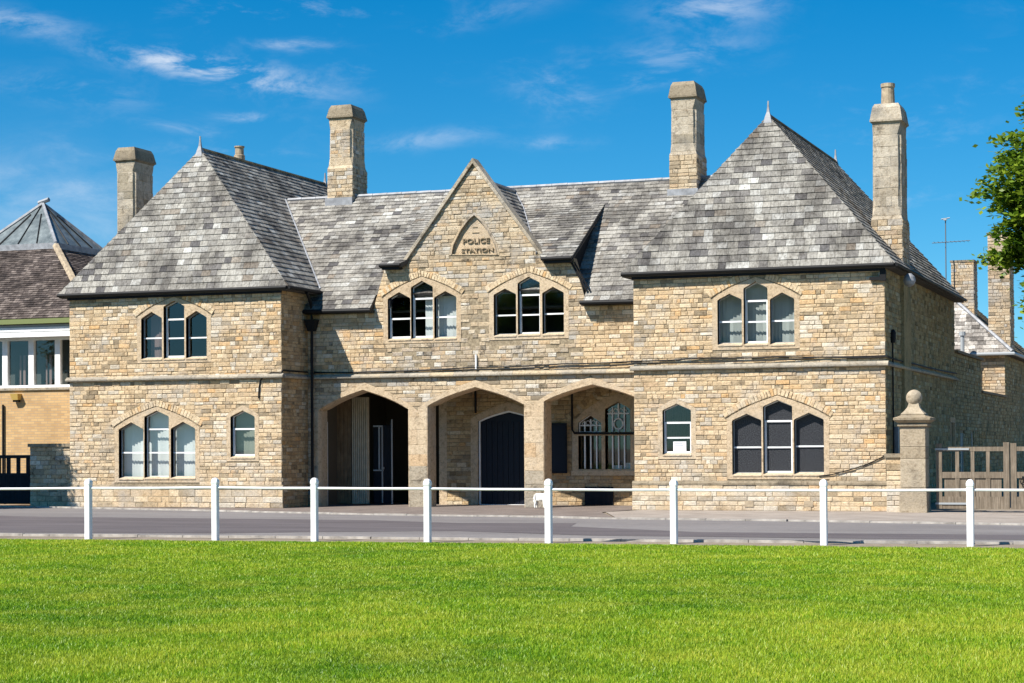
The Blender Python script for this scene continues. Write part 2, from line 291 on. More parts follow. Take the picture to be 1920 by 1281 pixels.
# ------------------------------------------------------------------ mesh builders
class MB:
    def __init__(s): s.v = []; s.f = []; s.t = []
    def add(s, vs, fs, tn=None):
        o = len(s.v); s.v += [tuple(map(float, p)) for p in vs]; s.f += [tuple(i+o for i in q) for q in fs]
        tn = tn or (rnd(), rnd(), rnd()); s.t += [tn]*len(vs)
    def box(s, x0, x1, y0, y1, z0, z1, tn=None):
        s.add([(x0, y0, z0), (x1, y0, z0), (x1, y1, z0), (x0, y1, z0), (x0, y0, z1), (x1, y0, z1), (x1, y1, z1), (x0, y1, z1)],
              [(0, 3, 2, 1), (4, 5, 6, 7), (0, 1, 5, 4), (1, 2, 6, 5), (2, 3, 7, 6), (3, 0, 4, 7)], tn)
    def frustum(s, bx, tx, tn=None):
        (x0, x1, y0, y1, z0), (a0, a1, b0, b1, z1) = bx, tx
        s.add([(x0, y0, z0), (x1, y0, z0), (x1, y1, z0), (x0, y1, z0), (a0, b0, z1), (a1, b0, z1), (a1, b1, z1), (a0, b1, z1)],
              [(0, 3, 2, 1), (4, 5, 6, 7), (0, 1, 5, 4), (1, 2, 6, 5), (2, 3, 7, 6), (3, 0, 4, 7)], tn)
    def tube(s, pts, r, n=8, tn=None, caps=True):
        pts = [Vector(p) for p in pts]; vs = []; fs = []
        rs = r if isinstance(r, (list, tuple)) else [r]*len(pts)
        for i, p in enumerate(pts):
            d = (pts[min(i+1, len(pts)-1)]-pts[max(i-1, 0)]).normalized()
            a = d.orthogonal().normalized() if abs(d.z) > .95 else d.cross(Vector((0, 0, 1))).normalized()
            b = d.cross(a)
            for k in range(n):
                th = 2*math.pi*k/n; vs.append(p+(a*math.cos(th)+b*math.sin(th))*rs[i])
        for i in range(len(pts)-1):
            for k in range(n):
                fs.append((i*n+k, i*n+(k+1) % n, (i+1)*n+(k+1) % n, (i+1)*n+k))
        if caps: fs += [tuple(range(n))[::-1], tuple(range((len(pts)-1)*n, len(pts)*n))]
        s.add(vs, fs, tn)
    def lathe(s, c, prof, n=20, tn=None, square=False):
        vs = []; fs = []
        if square: n = 4
        for (r, z) in prof:
            for k in range(n):
                th = 2*math.pi*(k+.5)/n; q = r*math.sqrt(2) if square else r
                vs.append((c[0]+q*math.cos(th), c[1]+q*math.sin(th), c[2]+z))
        for i in range(len(prof)-1):
            for k in range(n): fs.append((i*n+k, i*n+(k+1) % n, (i+1)*n+(k+1) % n, (i+1)*n+k))
        fs += [tuple(range(n))[::-1], tuple(range((len(prof)-1)*n, len(prof)*n))]
        s.add(vs, fs, tn)
    def build(s, name, material, parent=None, smooth=False):
        me = bpy.data.meshes.new(name); me.from_pydata(s.v, [], s.f); me.update()
        a = me.attributes.new('tint', 'FLOAT_COLOR', 'POINT')
        a.data.foreach_set('color', np.array([(*q, 1.) for q in s.t], dtype=np.float32).ravel())
        me.materials.append(MATS[material])
        if smooth: me.polygons.foreach_set('use_smooth', [True]*len(me.polygons))
        o = bpy.data.objects.new(name, me); COL.objects.link(o)
        if parent: o.parent = parent
        return o
def tag(o, label=None, cat=None, group=None, kind=None):
    if label: o['label'] = label
    if cat: o['category'] = cat
    if group: o['group'] = group
    if kind: o['kind'] = kind
    return o
def thing(name, label, cat, loc=(0, 0, 0), group=None):
    e = bpy.data.objects.new(name, None); COL.objects.link(e); e.location = loc; e.empty_display_size = .3
    return tag(e, label, cat, group)
def keep(o, parent):           # parent without moving
    o.parent = parent; o.matrix_parent_inverse = Matrix.Translation(-Vector(parent.location)); return o

class Panel:                   # flat wall patch: u along, z up, n outwards
    def __init__(s, O, u, n): s.O = Vector(O); s.u = Vector(u); s.n = Vector(n)
    def P(s, u, z, n=0.): return s.O + s.u*u + Vector((0, 0, z)) + s.n*n
def front(Y): return Panel((0, Y, 0), (1, 0, 0), (0, -1, 0))
def rightside(X): return Panel((X, 0, 0), (0, 1, 0), (1, 0, 0))

def slab(mb, pan, outer, holes, n0, n1, tn=None, back=True):
    """flat plate with holes between n0 (back) and n1 (front)"""
    loops = [outer]+holes
    flat = [p for l in loops for p in l]
    tris = tessellate_polygon([[Vector((p[0], p[1], 0)) for p in l] for l in loops])
    vs = [pan.P(p[0], p[1], n1) for p in flat]+[pan.P(p[0], p[1], n0) for p in flat]
    k = len(flat); fs = []
    nrm = pan.n
    for a, b, c in tris:
        fn = (vs[b]-vs[a]).cross(vs[c]-vs[a])
        if fn.dot(nrm) < 0: b, c = c, b
        fs.append((a, b, c))
        if back: fs.append((a+k, c+k, b+k))
    o = 0
    for l in loops:
        m_ = len(l)
        for i in range(m_):
            j = (i+1) % m_; fs.append((o+i, o+j, o+j+k, o+i+k))
        o += m_
    mb.add(vs, fs, tn)

def scan(loops, z):
    xs = []
    for l in loops:
        for i in range(len(l)):
            (x0, z0), (x1, z1) = l[i], l[(i+1) % len(l)]
            if (z0 <= z) != (z1 <= z): xs.append(x0+(x1-x0)*(z-z0)/(z1-z0))
    xs.sort(); return [(xs[i], xs[i+1]) for i in range(0, len(xs)-1, 2)]
def lay(loops, z0, z1, hmin=.075, hmax=.122, wmin=.14, wmax=.37, align=None):
    """coursed rubble: returns list of 4-corner stones (u,z)"""
    out = []; z = z0
    while z < z1-.03:
        h = uni(hmin, hmax)
        if z1-z-h < hmin*.7: h = z1-z
        a = scan(loops, z+.004); b = scan(loops, z+h-.004)
        if len(a) == len(b): pr = [(p[0], p[1], q[0], q[1]) for p, q in zip(a, b)]
        else:
            pr = []
            for p in a:
                for q in b:
                    lo, hi = max(p[0], q[0]), min(p[1], q[1])
                    if hi-lo > .05: pr.append((lo, hi, lo, hi))
        for a0, b0, a1, b1 in pr:
            lo, hi = max(a0, a1), min(b0, b1)
            if min(b0-a0, b1-a1) < -.02 or max(b0-a0, b1-a1) < .06: continue
            cuts = []; x = lo
            k = h/.11
            while True:
                x += uni(wmin, wmax)*(.7+.3*k) if rnd() < .75 else uni(wmin*.6, wmin*1.2)
                if x > hi-wmin*.6: break
                cuts.append(x)
            bl, tl = a0, a1
            for c in cuts: out.append(((bl, z), (c, z), (c, z+h), (tl, z+h))); bl = tl = c
            out.append(((bl, z), (b0, z), (b1, z+h), (tl, z+h)))
        z += h
    return out
def stone(mb, pan, quad, gap=.0055, proud=(.002, .02), inset=.010, tn=None, dep=.02):
    q = [Vector((p[0], p[1])) for p in quad]; c = sum(q, Vector((0, 0)))/len(q); k = len(q)
    def shrink(g):
        r = []
        for p in q:
            d = c-p; r.append(p+Vector((math.copysign(min(g, abs(d.x)*.6), d.x), math.copysign(min(g, abs(d.y)*.6), d.y))))
        return r
    p1, p2 = shrink(gap-.003+rnd()*.005), shrink(gap+inset+rnd()*.006)
    n = uni(*proud)
    vs = [pan.P(p.x, p.y, -dep) for p in p1]+[pan.P(p.x, p.y, n-inset*.7) for p in p1]+[pan.P(p.x+uni(-.003, .003), p.y+uni(-.003, .003), n+uni(-.004, .004)) for p in p2]
    fs = [tuple(2*k+i for i in range(k))]
    for i in range(k):
        j = (i+1) % k; fs += [(i, j, k+j, k+i), (k+i, k+j, 2*k+j, 2*k+i)]
    mb.add(vs, fs, tn)

STONES = []; SLATES = []       # (pixel area, builder, owner, material, name)
def rubble(owner, pan, quads, material, **kw):
    for q in quads:
        a = pxarea([pan.P(p[0], p[1]) for p in q])
        STONES.append((a, pan, q, owner, material, kw))
def flush(lst, limit, make, name, stuffname):
    lst.sort(key=lambda r: -r[0]); rest = {}
    for i, rec in enumerate(lst):
        owner, material = rec[3], rec[4]
        if i < limit:
            mb = MB(); make(mb, rec); mb.build(name, material, owner)
        else:
            mb = rest.setdefault((owner.name, material), (MB(), owner))[0]; make(mb, rec)
    for (on_, material), (mb, owner) in rest.items():
        tag(mb.build(stuffname, material, owner), kind='stuff')

# ---- roofs
class Plane3:
    def __init__(s, O, u, v):
        s.O = Vector(O); s.u = Vector(u).normalized(); v = Vector(v); s.v = (v-s.u*v.dot(s.u)).normalized(); s.n = s.u.cross(s.v)
    def P(s, u, v, n=0.): return s.O+s.u*u+s.v*v+s.n*n
    def uv(s, p): d = Vector(p)-s.O; return (d.dot(s.u), d.dot(s.v))
def clip(poly, conv):
    a = sum(conv[i][0]*conv[(i+1) % len(conv)][1]-conv[(i+1) % len(conv)][0]*conv[i][1] for i in range(len(conv)))
    if a < 0: conv = conv[::-1]
    out = list(poly)
    for i in range(len(conv)):
        (ax, ay), (bx, by) = conv[i], conv[(i+1) % len(conv)]
        inp = out; out = []
        sd_ = lambda p: (bx-ax)*(p[1]-ay)-(by-ay)*(p[0]-ax)
        for j in range(len(inp)):
            p, q = inp[j], inp[(j+1) % len(inp)]; sp, sq = sd_(p), sd_(q)
            if sp >= 0: out.append(p)
            if (sp >= 0) != (sq >= 0):
                tt = sp/(sp-sq); out.append((p[0]+(q[0]-p[0])*tt, p[1]+(q[1]-p[1])*tt))
        if len(out) < 3: return []
    return out
def slating(owner, pl, pts, material, gauge=.185, wmin=.2, wmax=.33, thick=.030, deck=True, lst=None):
    conv = [pl.uv(p) for p in pts]
    if deck:
        mb = MB(); k = len(conv)
        vs = [pl.P(a, b, 0) for a, b in conv]+[pl.P(a, b, -.10) for a, b in conv]
        mb.add(vs, [tuple(range(k)), tuple(range(2*k-1, k-1, -1))]+[(i, i+k, (i+1) % k+k, (i+1) % k) for i in range(k)])
        mb.build('roof_deck', 'roof_deck', owner)
    v0 = min(p[1] for p in conv); v1 = max(p[1] for p in conv); u0 = min(p[0] for p in conv); u1 = max(p[0] for p in conv)
    v = v0; row = 0; H = v1-v0
    while v < v1-.01:
        g = gauge*(1.06-.22*(v-v0)/max(H, .1)); u = u0-uni(0, wmax)
        while u < u1:
            w = uni(wmin, wmax)
            q = clip([(u+.003, v), (u+w-.003, v), (u+w-.003, v+g+.03), (u+.003, v+g+.03)], conv)
            if len(q) >= 3:
                ar = pxarea([pl.P(*p) for p in q])
                (SLATES if lst is None else lst).append((ar, pl, q, owner, material, (v, g, thick)))
            u += w
        v += g; row += 1
def slate(mb, rec):
    _, pl, q, _, _, (v, g, th) = rec
    j = uni(-.004, .006); k = len(q); tl = uni(-.012, .012)*(.4 if rnd() < .8 else 1)
    um = sum(p[0] for p in q)/k
    nn = lambda p: th*(1-.72*(p[1]-v)/(g+.03))+j*(1-(p[1]-v)/(g+.03))+tl*(p[0]-um)
    tn = (rnd(), rnd(), rnd())
    vs = [pl.P(p[0], p[1], max(.004, nn(p))) for p in q]+[pl.P(p[0], p[1], .0005) for p in q]
    mb.add(vs, [tuple(range(k))]+[(i, i+k, (i+1) % k+k, (i+1) % k) for i in range(k)], tn)

def arch_pts(xl, xr, zs, za, n=7):
    """pointed low arch from right spring over apex to left spring"""
    xm = (xl+xr)/2; h = za-zs; f = lambda s_: zs+h*(.72*s_+.28*(1-(1-s_)**3))
    R_ = [(xr+(xm-xr)*i/n, f(i/n)) for i in range(n)]; L_ = [(xl+(xm-xl)*i/n, f(i/n)) for i in range(n, -1, -1)]
    return R_+L_
def light_poly(x0, x1, zb, zs, za, t=0.):
    x0 += t; x1 -= t; zb += t; za -= t*1.35; zs -= t*.55; w = x1-x0; xm = (x0+x1)/2; h = za-zs
    return [(x0, zb), (x1, zb), (x1, zs), (x1-.03*w, zs+.14*h), (xm, za), (x0+.03*w, zs+.14*h), (x0, zs)]

# ================================================================== GROUND
def sheet(name, pts, z, material, kind='structure', thick=0.):
    mb = MB(); k = len(pts)
    tr_ = tessellate_polygon([[Vector((p[0], p[1], 0)) for p in pts]])
    vs = [Vector((p[0], p[1], z)) for p in pts]; fs = []
    for a, b_, c_ in tr_:
        if (vs[b_]-vs[a]).cross(vs[c_]-vs[a]).z < 0: b_, c_ = c_, b_
        fs.append((a, b_, c_))
    if thick:
        vs += [Vector((p[0], p[1], z-thick)) for p in pts]
        fs += [(i, (i+1) % k, (i+1) % k+k, i+k) for i in range(k)]
    mb.add(vs, fs); return tag(mb.build(name, material), kind=kind)
sheet('ground', [(-900, -900), (900, -900), (900, 900), (-900, 900)], -.012, 'earth')
LAWN_E = [(-60, -19.0), (-12.56, -17.05), (-3.3, -16.32), (4.6, -16.05), (40, -15.2)]
lawn_edge = lambda x: float(np.interp(x, [p[0] for p in LAWN_E], [p[1] for p in LAWN_E]))
sheet('lawn', LAWN_E+[(40, -120), (-60, -120)], .002, 'turf')
NEAR = [(-60, -17.6), (-12.7, -15.35), (-6.4, -15.0), (-.66, -14.85), (4.4, -14.35), (40, -12.5)]
sheet('road', [(-70, -17.6)]+NEAR+[(40, -8.5), (3.9, -7.3), (-1, -6.2), (-5.5, -5.65), (-7.0, -5.0), (-11.2, -4.4), (-18.5, -1.9), (-24.2, -.2), (-70, 2)], 0, 'asphalt')
patch = [(-24, -5.6), (-18.2, -6.9), (-12.0, -7.15), (-9.8, -7.35), (-7.4, -8.4), (-5.0, -8.0), (-4.6, -9.6), (-1.5, -11.5), (4, -11.4), (9, -10.9), (9, -12.6), (2.2, -13.3), (-3, -13.2), (-6, -12.0), (-8.5, -12.9), (-10, -13.9), (-14, -14.4), (-26, -13.8)]
sheet('road_patch', patch, .004, 'asphalt_patch')
# pavement in front of the building, gravelly apron before the arches
sheet('pavement', [(-4.9, -5.5), (-1, -6.0), (3.9, -7.05), (40, -8.2), (40, 3.5), (-5.9, .6), (-6.4, -1.6)], .010, 'paving')
sheet('forecourt', [(-24.2, .4), (-18.5, -1.35), (-11.2, -3.95), (-7, -4.7), (-5.0, -5.3), (-6.5, -1.6), (-5.9, 4.2), (-16.2, 4.2), (-16.2, .4)], .006, 'gravelly')
def kerb(name, pts, w, z, parent=None):
    mb = MB()
    for (x0, y0), (x1, y1) in zip(pts[:-1], pts[1:]):
        d = Vector((x1-x0, y1-y0)); Ln = d.length; d.normalize(); n_ = Vector((-d.y, d.x)); s_ = 0
        while s_ < Ln-.05:
            e_ = min(s_+.9, Ln); a = Vector((x0, y0))+d*(s_+.006); b = Vector((x0, y0))+d*(e_-.006)
            zz = z+uni(-.006, .006)
            q = [a, b, b+n_*w, a+n_*w]
            vs = [(p.x, p.y, -.05) for p in q]+[(p.x, p.y, zz) for p in q]
            mb.add(vs, [(4, 5, 6, 7), (0, 1, 5, 4), (1, 2, 6, 5), (2, 3, 7, 6), (3, 0, 4, 7)]); s_ = e_
    return tag(mb.build(name, 'kerbstone'), kind='structure')
kerb('kerb', [(x, y-.09) for x, y in NEAR[:]], .09, .03)
kerb('kerb', [(-40, 3.2), (-24.2, -.18), (-18.5, -1.88), (-11.2, -4.38), (-7.0, -4.98), (-5.5, -5.63), (-1, -6.18), (3.9, -7.28), (30, -8.4)], .12, .035)

# ================================================================== POLICE STATION
PS = thing('police_station', 'honey stone police station with two hipped wings, arched porch and central gable', 'building')
xa, xb, xc = -6.155, -15.80, -22.265
YC, YB = 1.55, 3.85          # inner wall is laid out at 3.85 and then set forward
ZE, ZS = 5.82, 3.46
ZPL, ZPR = .575, .69
REAR = 12.0

def surround_outline(L_, side=.13, drop=.10, up=.105):
    xl = L_[0]['x0']-side; xr = L_[-1]['x1']+side; zb = min(l['zb'] for l in L_)-drop
    if len(L_) == 3:
        za = L_[1]['za']+up; zsp = (L_[0]['zs']+L_[2]['zs'])/2+.05
    else: za = L_[0]['za']+up*1.25; zsp = L_[0]['zs']+.05
    return xl, xr, zb, zsp, za
def make_window(Y, lights, bars, case=None, blind=None, ring=True, side=.13, glass='glass', low_case=None, zmax=99):
    """lights in photo pixels on the wall plane; returns outline for the stone layer"""
    pan = front(Y); Ls = []
    for (x0, x1, ya, ys, yb) in lights:
        xm = (x0+x1)/2
        Ls.append(dict(x0=WX(x0, (ys+yb)/2, Y)[0], x1=WX(x1, (ys+yb)/2, Y)[0], za=WX(xm, ya-1.2, Y)[1], zs=WX(xm, ys+2.2, Y)[1], zb=WX(xm, yb, Y)[1]))
    xl, xr, zb, zsp, za = surround_outline(Ls, side)
    outer = [(xl, zb), (xr, zb)]+arch_pts(xl, xr, zsp, za)
    holes = [light_poly(l['x0'], l['x1'], l['zb'], l['zs'], l['za']) for l in Ls]
    mb = MB(); slab(mb, pan, outer, holes, -.15, .013, (uni(.2, .8), 0, 0), back=False)
    # sloping sill under each light
    for l in Ls:
        a, b_ = l['x0'], l['x1']
        mb.add([pan.P(a, l['zb'], .03), pan.P(b_, l['zb'], .03), pan.P(b_, l['zb']+.05, -.13), pan.P(a, l['zb']+.05, -.13), pan.P(a, l['zb']-.03, .03), pan.P(b_, l['zb']-.03, .03)], [(0, 1, 2, 3), (4, 5, 1, 0)], (.9, 0, 0))
    W = mb.build('window', 'ashlar', PS)
    D = -.13
    for i, l in enumerate(Ls):
        zb_ = l['zb']+.04
        style = (case or {}).get(i)
        fr_ = MB(); t_ = .022
        slab(fr_, pan, light_poly(l['x0'], l['x1'], zb_, l['zs'], l['za']), [light_poly(l['x0'], l['x1'], zb_, l['zs'], l['za'], t_)], D-.04, D, back=False)
        fr_.build('casement', 'white_paint' if style else ('grey_metal' if i != 1 else 'white_paint'), W)
        if style:   # (y top, y bottom) px of the opening casement
            zt, zo = WX((lights[i][0]+lights[i][1])/2, style[0], Y)[1], WX((lights[i][0]+lights[i][1])/2, style[1], Y)[1]
            x0, x1 = l['x0']+.012, l['x1']-.012
            f2 = MB(); tt = .045
            slab(f2, pan, [(x0, zo), (x1, zo), (x1, zt), (x0, zt)], [[(x0+tt, zo+tt), (x1-tt, zo+tt), (x1-tt, zt-tt), (x0+tt, zt-tt)]], D-.03, D+.018, back=False)
            f2.build('opening_casement', 'white_paint', W)
        p_ = MB(); pp = light_poly(l['x0'], l['x1'], zb_, l['zs'], l['za'], .012); k = len(pp)
        p_.add([pan.P(a, b_, D-.022) for a, b_ in pp], [tuple(range(k))]); p_.build('pane', glass, W)
        for yb in (bars[i] if isinstance(bars[i], (tuple, list)) else (bars[i],)):
            if not yb: continue
            zz = WX((lights[i][0]+lights[i][1])/2, yb, Y)[1]
            g_ = MB(); g_.box(l['x0']+.012, l['x1']-.012, Y-D-.012, Y-D+.02, zz-.019, zz+.019); g_.build('glazing_bar', 'white_paint', W)
        bl = (blind or {}).get(i)
        if bl:
            matn, x_from, x_to, zt_ = bl
            bm_ = MB(); x = l['x0']-.03+(l['x1']-l['x0']+.06)*x_from; xe = l['x0']-.03+(l['x1']-l['x0']+.06)*x_to; sw = .085
            while x < xe-.01:
                w_ = min(sw, xe-x); yo = Y+.33
                a_ = uni(.15, .5)*.04
                bm_.add([(x, yo-a_, zb_-.05), (x+w_, yo+a_, zb_-.05), (x+w_, yo+a_, l['zb']+(l['za']-l['zb'])*zt_), (x, yo-a_, l['zb']+(l['za']-l['zb'])*zt_)], [(0, 1, 2, 3)]); x += sw
            bm_.build('blind', matn, W)
    ob = None
    if ring:
        rt = .175; pts = arch_pts(xl-.03, xr+.03, zsp+.02, za+.012, 24)
        tot = 0; seg = [0]
        for p, q in zip(pts[:-1], pts[1:]): tot += math.hypot(q[0]-p[0], q[1]-p[1]); seg.append(tot)
        def at(s_):
            s_ = max(0, min(tot, s_)); i = max(0, min(len(pts)-2, int(np.searchsorted(seg, s_)-1))); f = (s_-seg[i])/(seg[i+1]-seg[i]); p, q = pts[i], pts[i+1]
            return Vector((p[0]+(q[0]-p[0])*f, p[1]+(q[1]-p[1])*f))
        cx = (xl+xr)/2
        def nrm_(s_):
            p = at(s_); d = at(s_+.12)-at(s_-.12); n_ = Vector((d.y, -d.x)).normalized()
            return n_
        s_ = 0
        while s_ < tot-.02:
            w_ = uni(.06, .105); e_ = min(tot, s_+w_)
            a, b_ = at(s_), at(e_); o = rt*uni(.85, 1.12)
            q = [a, b_, b_+nrm_(e_)*o, a+nrm_(s_)*o]
            if max(p.y for p in q) < zmax:
                vm = MB(); stone(vm, pan, [(p.x, p.y) for p in q][::-1], gap=.008, proud=(.016, .030), inset=.006, tn=(uni(.55, .85), 0, 0)); vm.build('voussoir', 'rubble_stone', W)
            s_ = e_
        ob = [(xl+.01, zb+.01), (xr-.01, zb+.01), (xr-.01, zsp)]+arch_pts(xl-.12, xr+.12, zsp+.05, min(za+rt-.01, 99), 7)+[(xl+.01, zsp)]
    else: ob = [(xl+.01, zb+.01), (xr-.01, zb+.01)]+arch_pts(xl+.01, xr-.01, zsp, za-.01)
    return ob, holes, W

B_ = 'blind_fabric'
LU, LUh, w = make_window(0, [(265, 304, 586, 596, 674), (307, 346, 565, 573, 673), (349, 388, 584, 594.5, 672)], (634, 634, 633), {1: (597, 670)}, {0: ('curtain_fabric', .2, .75, 1)}, zmax=ZE-.06)
LG, LGh, w = make_window(0, [(223, 269.5, 793, 804, 898), (271, 317, 771, 780, 897), (320.5, 366.5, 792, 802.5, 897)], (849, (805, 849), 849), None, {0: (B_, 0, 1, 1), 1: (B_, 0, 1, 1), 2: (B_, 0, 1, 1)})
LS, LSh, w = make_window(0, [(432.5, 478, 771, 780, 858)], (0,), {0: (803, 855)}, {0: ('net_curtain', 0, 1, 1)}, ring=False, side=.12)
CL, CLh, w = make_window(YC, [(727.5, 770, 549, 559, 637), (771, 812, 527.5, 537, 636), (814.5, 856, 547, 556, 635)], (0, 596, 594), {1: (558, 633), 0: (596, 634)}, {1: (B_, .45, 1, .8), 2: (B_, 0, 1, 1)})
CR, CRh, w = make_window(YC, [(926, 968, 542.5, 551, 630), (971, 1012.5, 520, 529, 628), (1017, 1057.5, 539, 548, 627)], (591, 590, 588), {1: (551, 626)})
RU, RUh, w = make_window(0, [(1345.5, 1391, 552, 561, 647), (1394.5, 1439.5, 529, 539, 646), (1444, 1489.5, 549.5, 559.5, 646)], (603, 603, 601), {1: (562, 643)}, {0: ('net_curtain2', 0, 1, 1), 1: ('net_curtain2', 0, 1, 1), 2: ('net_curtain2', 0, 1, 1)}, zmax=ZE-.06)
RG, RGh, w = make_window(0, [(1373, 1428, 777, 787, 891), (1431, 1486, 751, 760.5, 890), (1489, 1545, 775, 785.5, 890)], (839, 839, 837), {1: (788, 887)}, glass='obscure_glass')
RS, RSh, wRS = make_window(0, [(1242.5, 1296, 758, 768, 853)], (821,), {0: (791, 850)}, None, ring=False, side=.12)
mb = MB(); x0, z0 = WX(1262, 848, .12); x1, z1 = WX(1286, 828, .12); mb.box(x0, x1, .145, .148, z0, z1); mb.build('paper_notice', 'paper', wRS)
mb = MB()
for k in range(5): zz = z1-.05-k*.042; mb.box(x0+.04, x1-.04-uni(0, .08), .1435, .1445, zz-.006, zz+.006)
mb.build('notice_text', 'ink', wRS)

# ---- backing walls (mortar) with openings, then stones
def wall(name, pan, outer, holes, thick=.26):
    mb = MB(); slab(mb, pan, outer, holes, -thick, -.004); return mb.build(name, 'mortar', PS)
def rect(x0, x1, z0, z1): return [(x0, z0), (x1, z0), (x1, z1), (x0, z1)]
WT = ZE+.02
wl = wall('wing_wall', front(0), rect(xc, xb, 0, WT), LUh+LGh+LSh)
rubble(wl, front(0), lay([rect(xc, xb, ZPL, ZE-.02), LU, LG, LS], ZPL+.02, ZE-.02), 'rubble_stone')
wr = wall('wing_wall', front(0), rect(xa, 0, 0, WT), RUh+RGh+RSh)
rubble(wr, front(0), lay([rect(xa, 0, ZPR, ZE-.02), RU, RG, RS], ZPR+.02, ZE-.02), 'rubble_stone')
# plinths
def plinth(owner, x0, x1, zt):
    mb = MB(); mb.box(x0-.05, x1+.05, -.05, .02, -.05, zt-.07, (.5, 0, 0)); o = mb.build('plinth', 'mortar', PS)
    rubble(o, Panel((0, -.05, 0), (1, 0, 0), (0, -1, 0)), lay([rect(x0-.05, x1+.05, 0, zt-.06)], .005, zt-.06, .11, .17, .22, .5), 'rubble_stone')
    mb = MB(); x = x0-.05
    while x < x1+.05:
        e = min(x+uni(.4, .8), x1+.05); a = uni(-.006, .006)
        mb.add([(x+.003, -.075, zt-.065), (e-.003, -.075, zt-.065), (e-.003, -.075, zt-.02+a), (x+.003, -.075, zt-.02+a), (e-.003, -.012, zt+.035), (x+.003, -.012, zt+.035), (x+.003, 0, zt-.065), (e-.003, 0, zt-.065)],
               [(0, 1, 2, 3), (3, 2, 4, 5), (6, 7, 1, 0), (0, 3, 5, 6), (1, 7, 4, 2)]); x = e
    mb.build('plinth_course', 'cap_stone', owner)
plinth(wl, xc, xb, ZPL); plinth(wr, xa, 0, ZPR)
for px_ in (1405, 1516):   # red air bricks in the plinth
    x, z = WX(px_, 945, -.06); mb = MB()
    mb.box(x-.11, x+.11, -.075, -.04, z-.07, z+.07); ab = mb.build('air_brick', 'pot_clay', wr)

# porch wall with three arches and the gable
AR = [(-15.48, -12.845, 2.59, 3.125), (-12.294, -9.586, 2.67, 3.143), (-9.044, -6.41, 2.745, 3.159)]
path = [(xb, 0)]
for a, b_, s_, ap in AR: path += [(a, 0)]+arch_pts(a, b_, s_, ap)[::-1]+[(b_, 0)]
GX = -10.96
path += [(xa, 0), (xa, 5.2), (-7.86, 5.2), (-8.22, 6.42), (-9.02, 6.44), (GX, 8.98), (-12.95, 6.44), (-13.5, 6.42), (-13.85, 5.25), (xb, 5.25)]
TAB = [WX(x, y, YC) for x, y in ((847, 477), (932, 477), (928, 458), (915, 432), (902, 414), (890, 403), (877, 414), (864, 432), (851, 458))]
pw = wall('porch_wall', front(YC), path, CLh+CRh+[TAB], .27)
# arch dressings (ashlar band + jambs + soffit)
BW = .17
ob_arch = []
for a, b_, s_, ap in AR:
    inner = [(b_, -.02)]+arch_pts(a, b_, s_, ap, 10)+[(a, -.02)]
    ro = b_+BW+.105 if b_ < -7 else b_+BW; lo = a-BW-.105 if a > -15 else a-BW
    ro = min(ro, xa-.002)
    outer = [(a, -.02), (lo, -.02)]+[(lo, s_-.05)]+arch_pts(lo, ro, s_-.05, ap+.185, 10)[::-1][1:-1]+[(ro, s_-.05), (ro, -.02), (b_, -.02)]
    mb = MB(); slab(mb, front(YC), outer+inner[1:-1], [], -.02, .022, (uni(.3, .7), 0, 0))
    o = mb.build('arch_dressing', 'ashlar', pw)
    mb = MB(); ch = .07; pts = [(b_, 0)]+arch_pts(a, b_, s_, ap, 10)+[(a, 0)]
    k = len(pts); vs = [(p[0], YC-.022, p[1]) for p in pts]+[(p[0]+(ch*.5 if p[0] < (a+b_)/2-.01 else (-ch*.5 if p[0] > (a+b_)/2+.01 else 0)), YC+.10, p[1]-(ch*.4 if p[1] > s_ else 0)) for p in pts]
    vs += [(p[0], YC+.47, p[2]) for p in vs[k:]]
    mb.add(vs, [(i, i+1, i+1+k, i+k) for i in range(k-1)]+[(i+k, i+1+k, i+1+2*k, i+2*k) for i in range(k-1)], (.5, 0, 0)); mb.build('arch_soffit', 'ashlar', pw)
    ob_arch.append([(lo+.01, -.05), (ro-.01, -.05)]+arch_pts(lo+.01, ro-.01, s_-.05, ap+.175, 7))
# gable tablet with the carved name
TAB = [WX(x, y, YC) for x, y in ((847, 477), (932, 477), (928, 458), (915, 432), (902, 414), (890, 403), (877, 414), (864, 432), (851, 458))]
tcx = sum(p[0] for p in TAB)/len(TAB); tcz = sum(p[1] for p in TAB)/len(TAB)
TABo = [(tcx+(p[0]-tcx)*1.12, tcz+(p[1]-tcz)*1.10+.02) for p in TAB]
TABo[0] = (TABo[0][0], TAB[0][1]-.02); TABo[1] = (TABo[1][0], TAB[1][1]-.02)
gpoly = [(xb, ZS), (xa, ZS), (xa, 5.2), (-7.86, 5.2), (-8.22, 6.42), (-9.02, 6.44), (GX, 8.98), (-12.95, 6.44), (-13.5, 6.42), (-13.85, 5.25), (xb, 5.25)]
quads = lay([gpoly, CL, CR, TABo], ZS, 8.98, .075, .125, .15, .4)
rubble(pw, front(YC), [q for q in quads if q[0][1] > 5.9 or (abs(q[0][0]-GX) < 2.6 and rnd() < .8)], 'gable_stone')
rubble(pw, front(YC), [q for q in quads if not (q[0][1] > 5.9) and not (abs(q[0][0]-GX) < 2.6)], 'rubble_stone')
low = [(xb, 0), (xa, 0), (xa, ZS), (xb, ZS)]
lz = []
z = 0.0
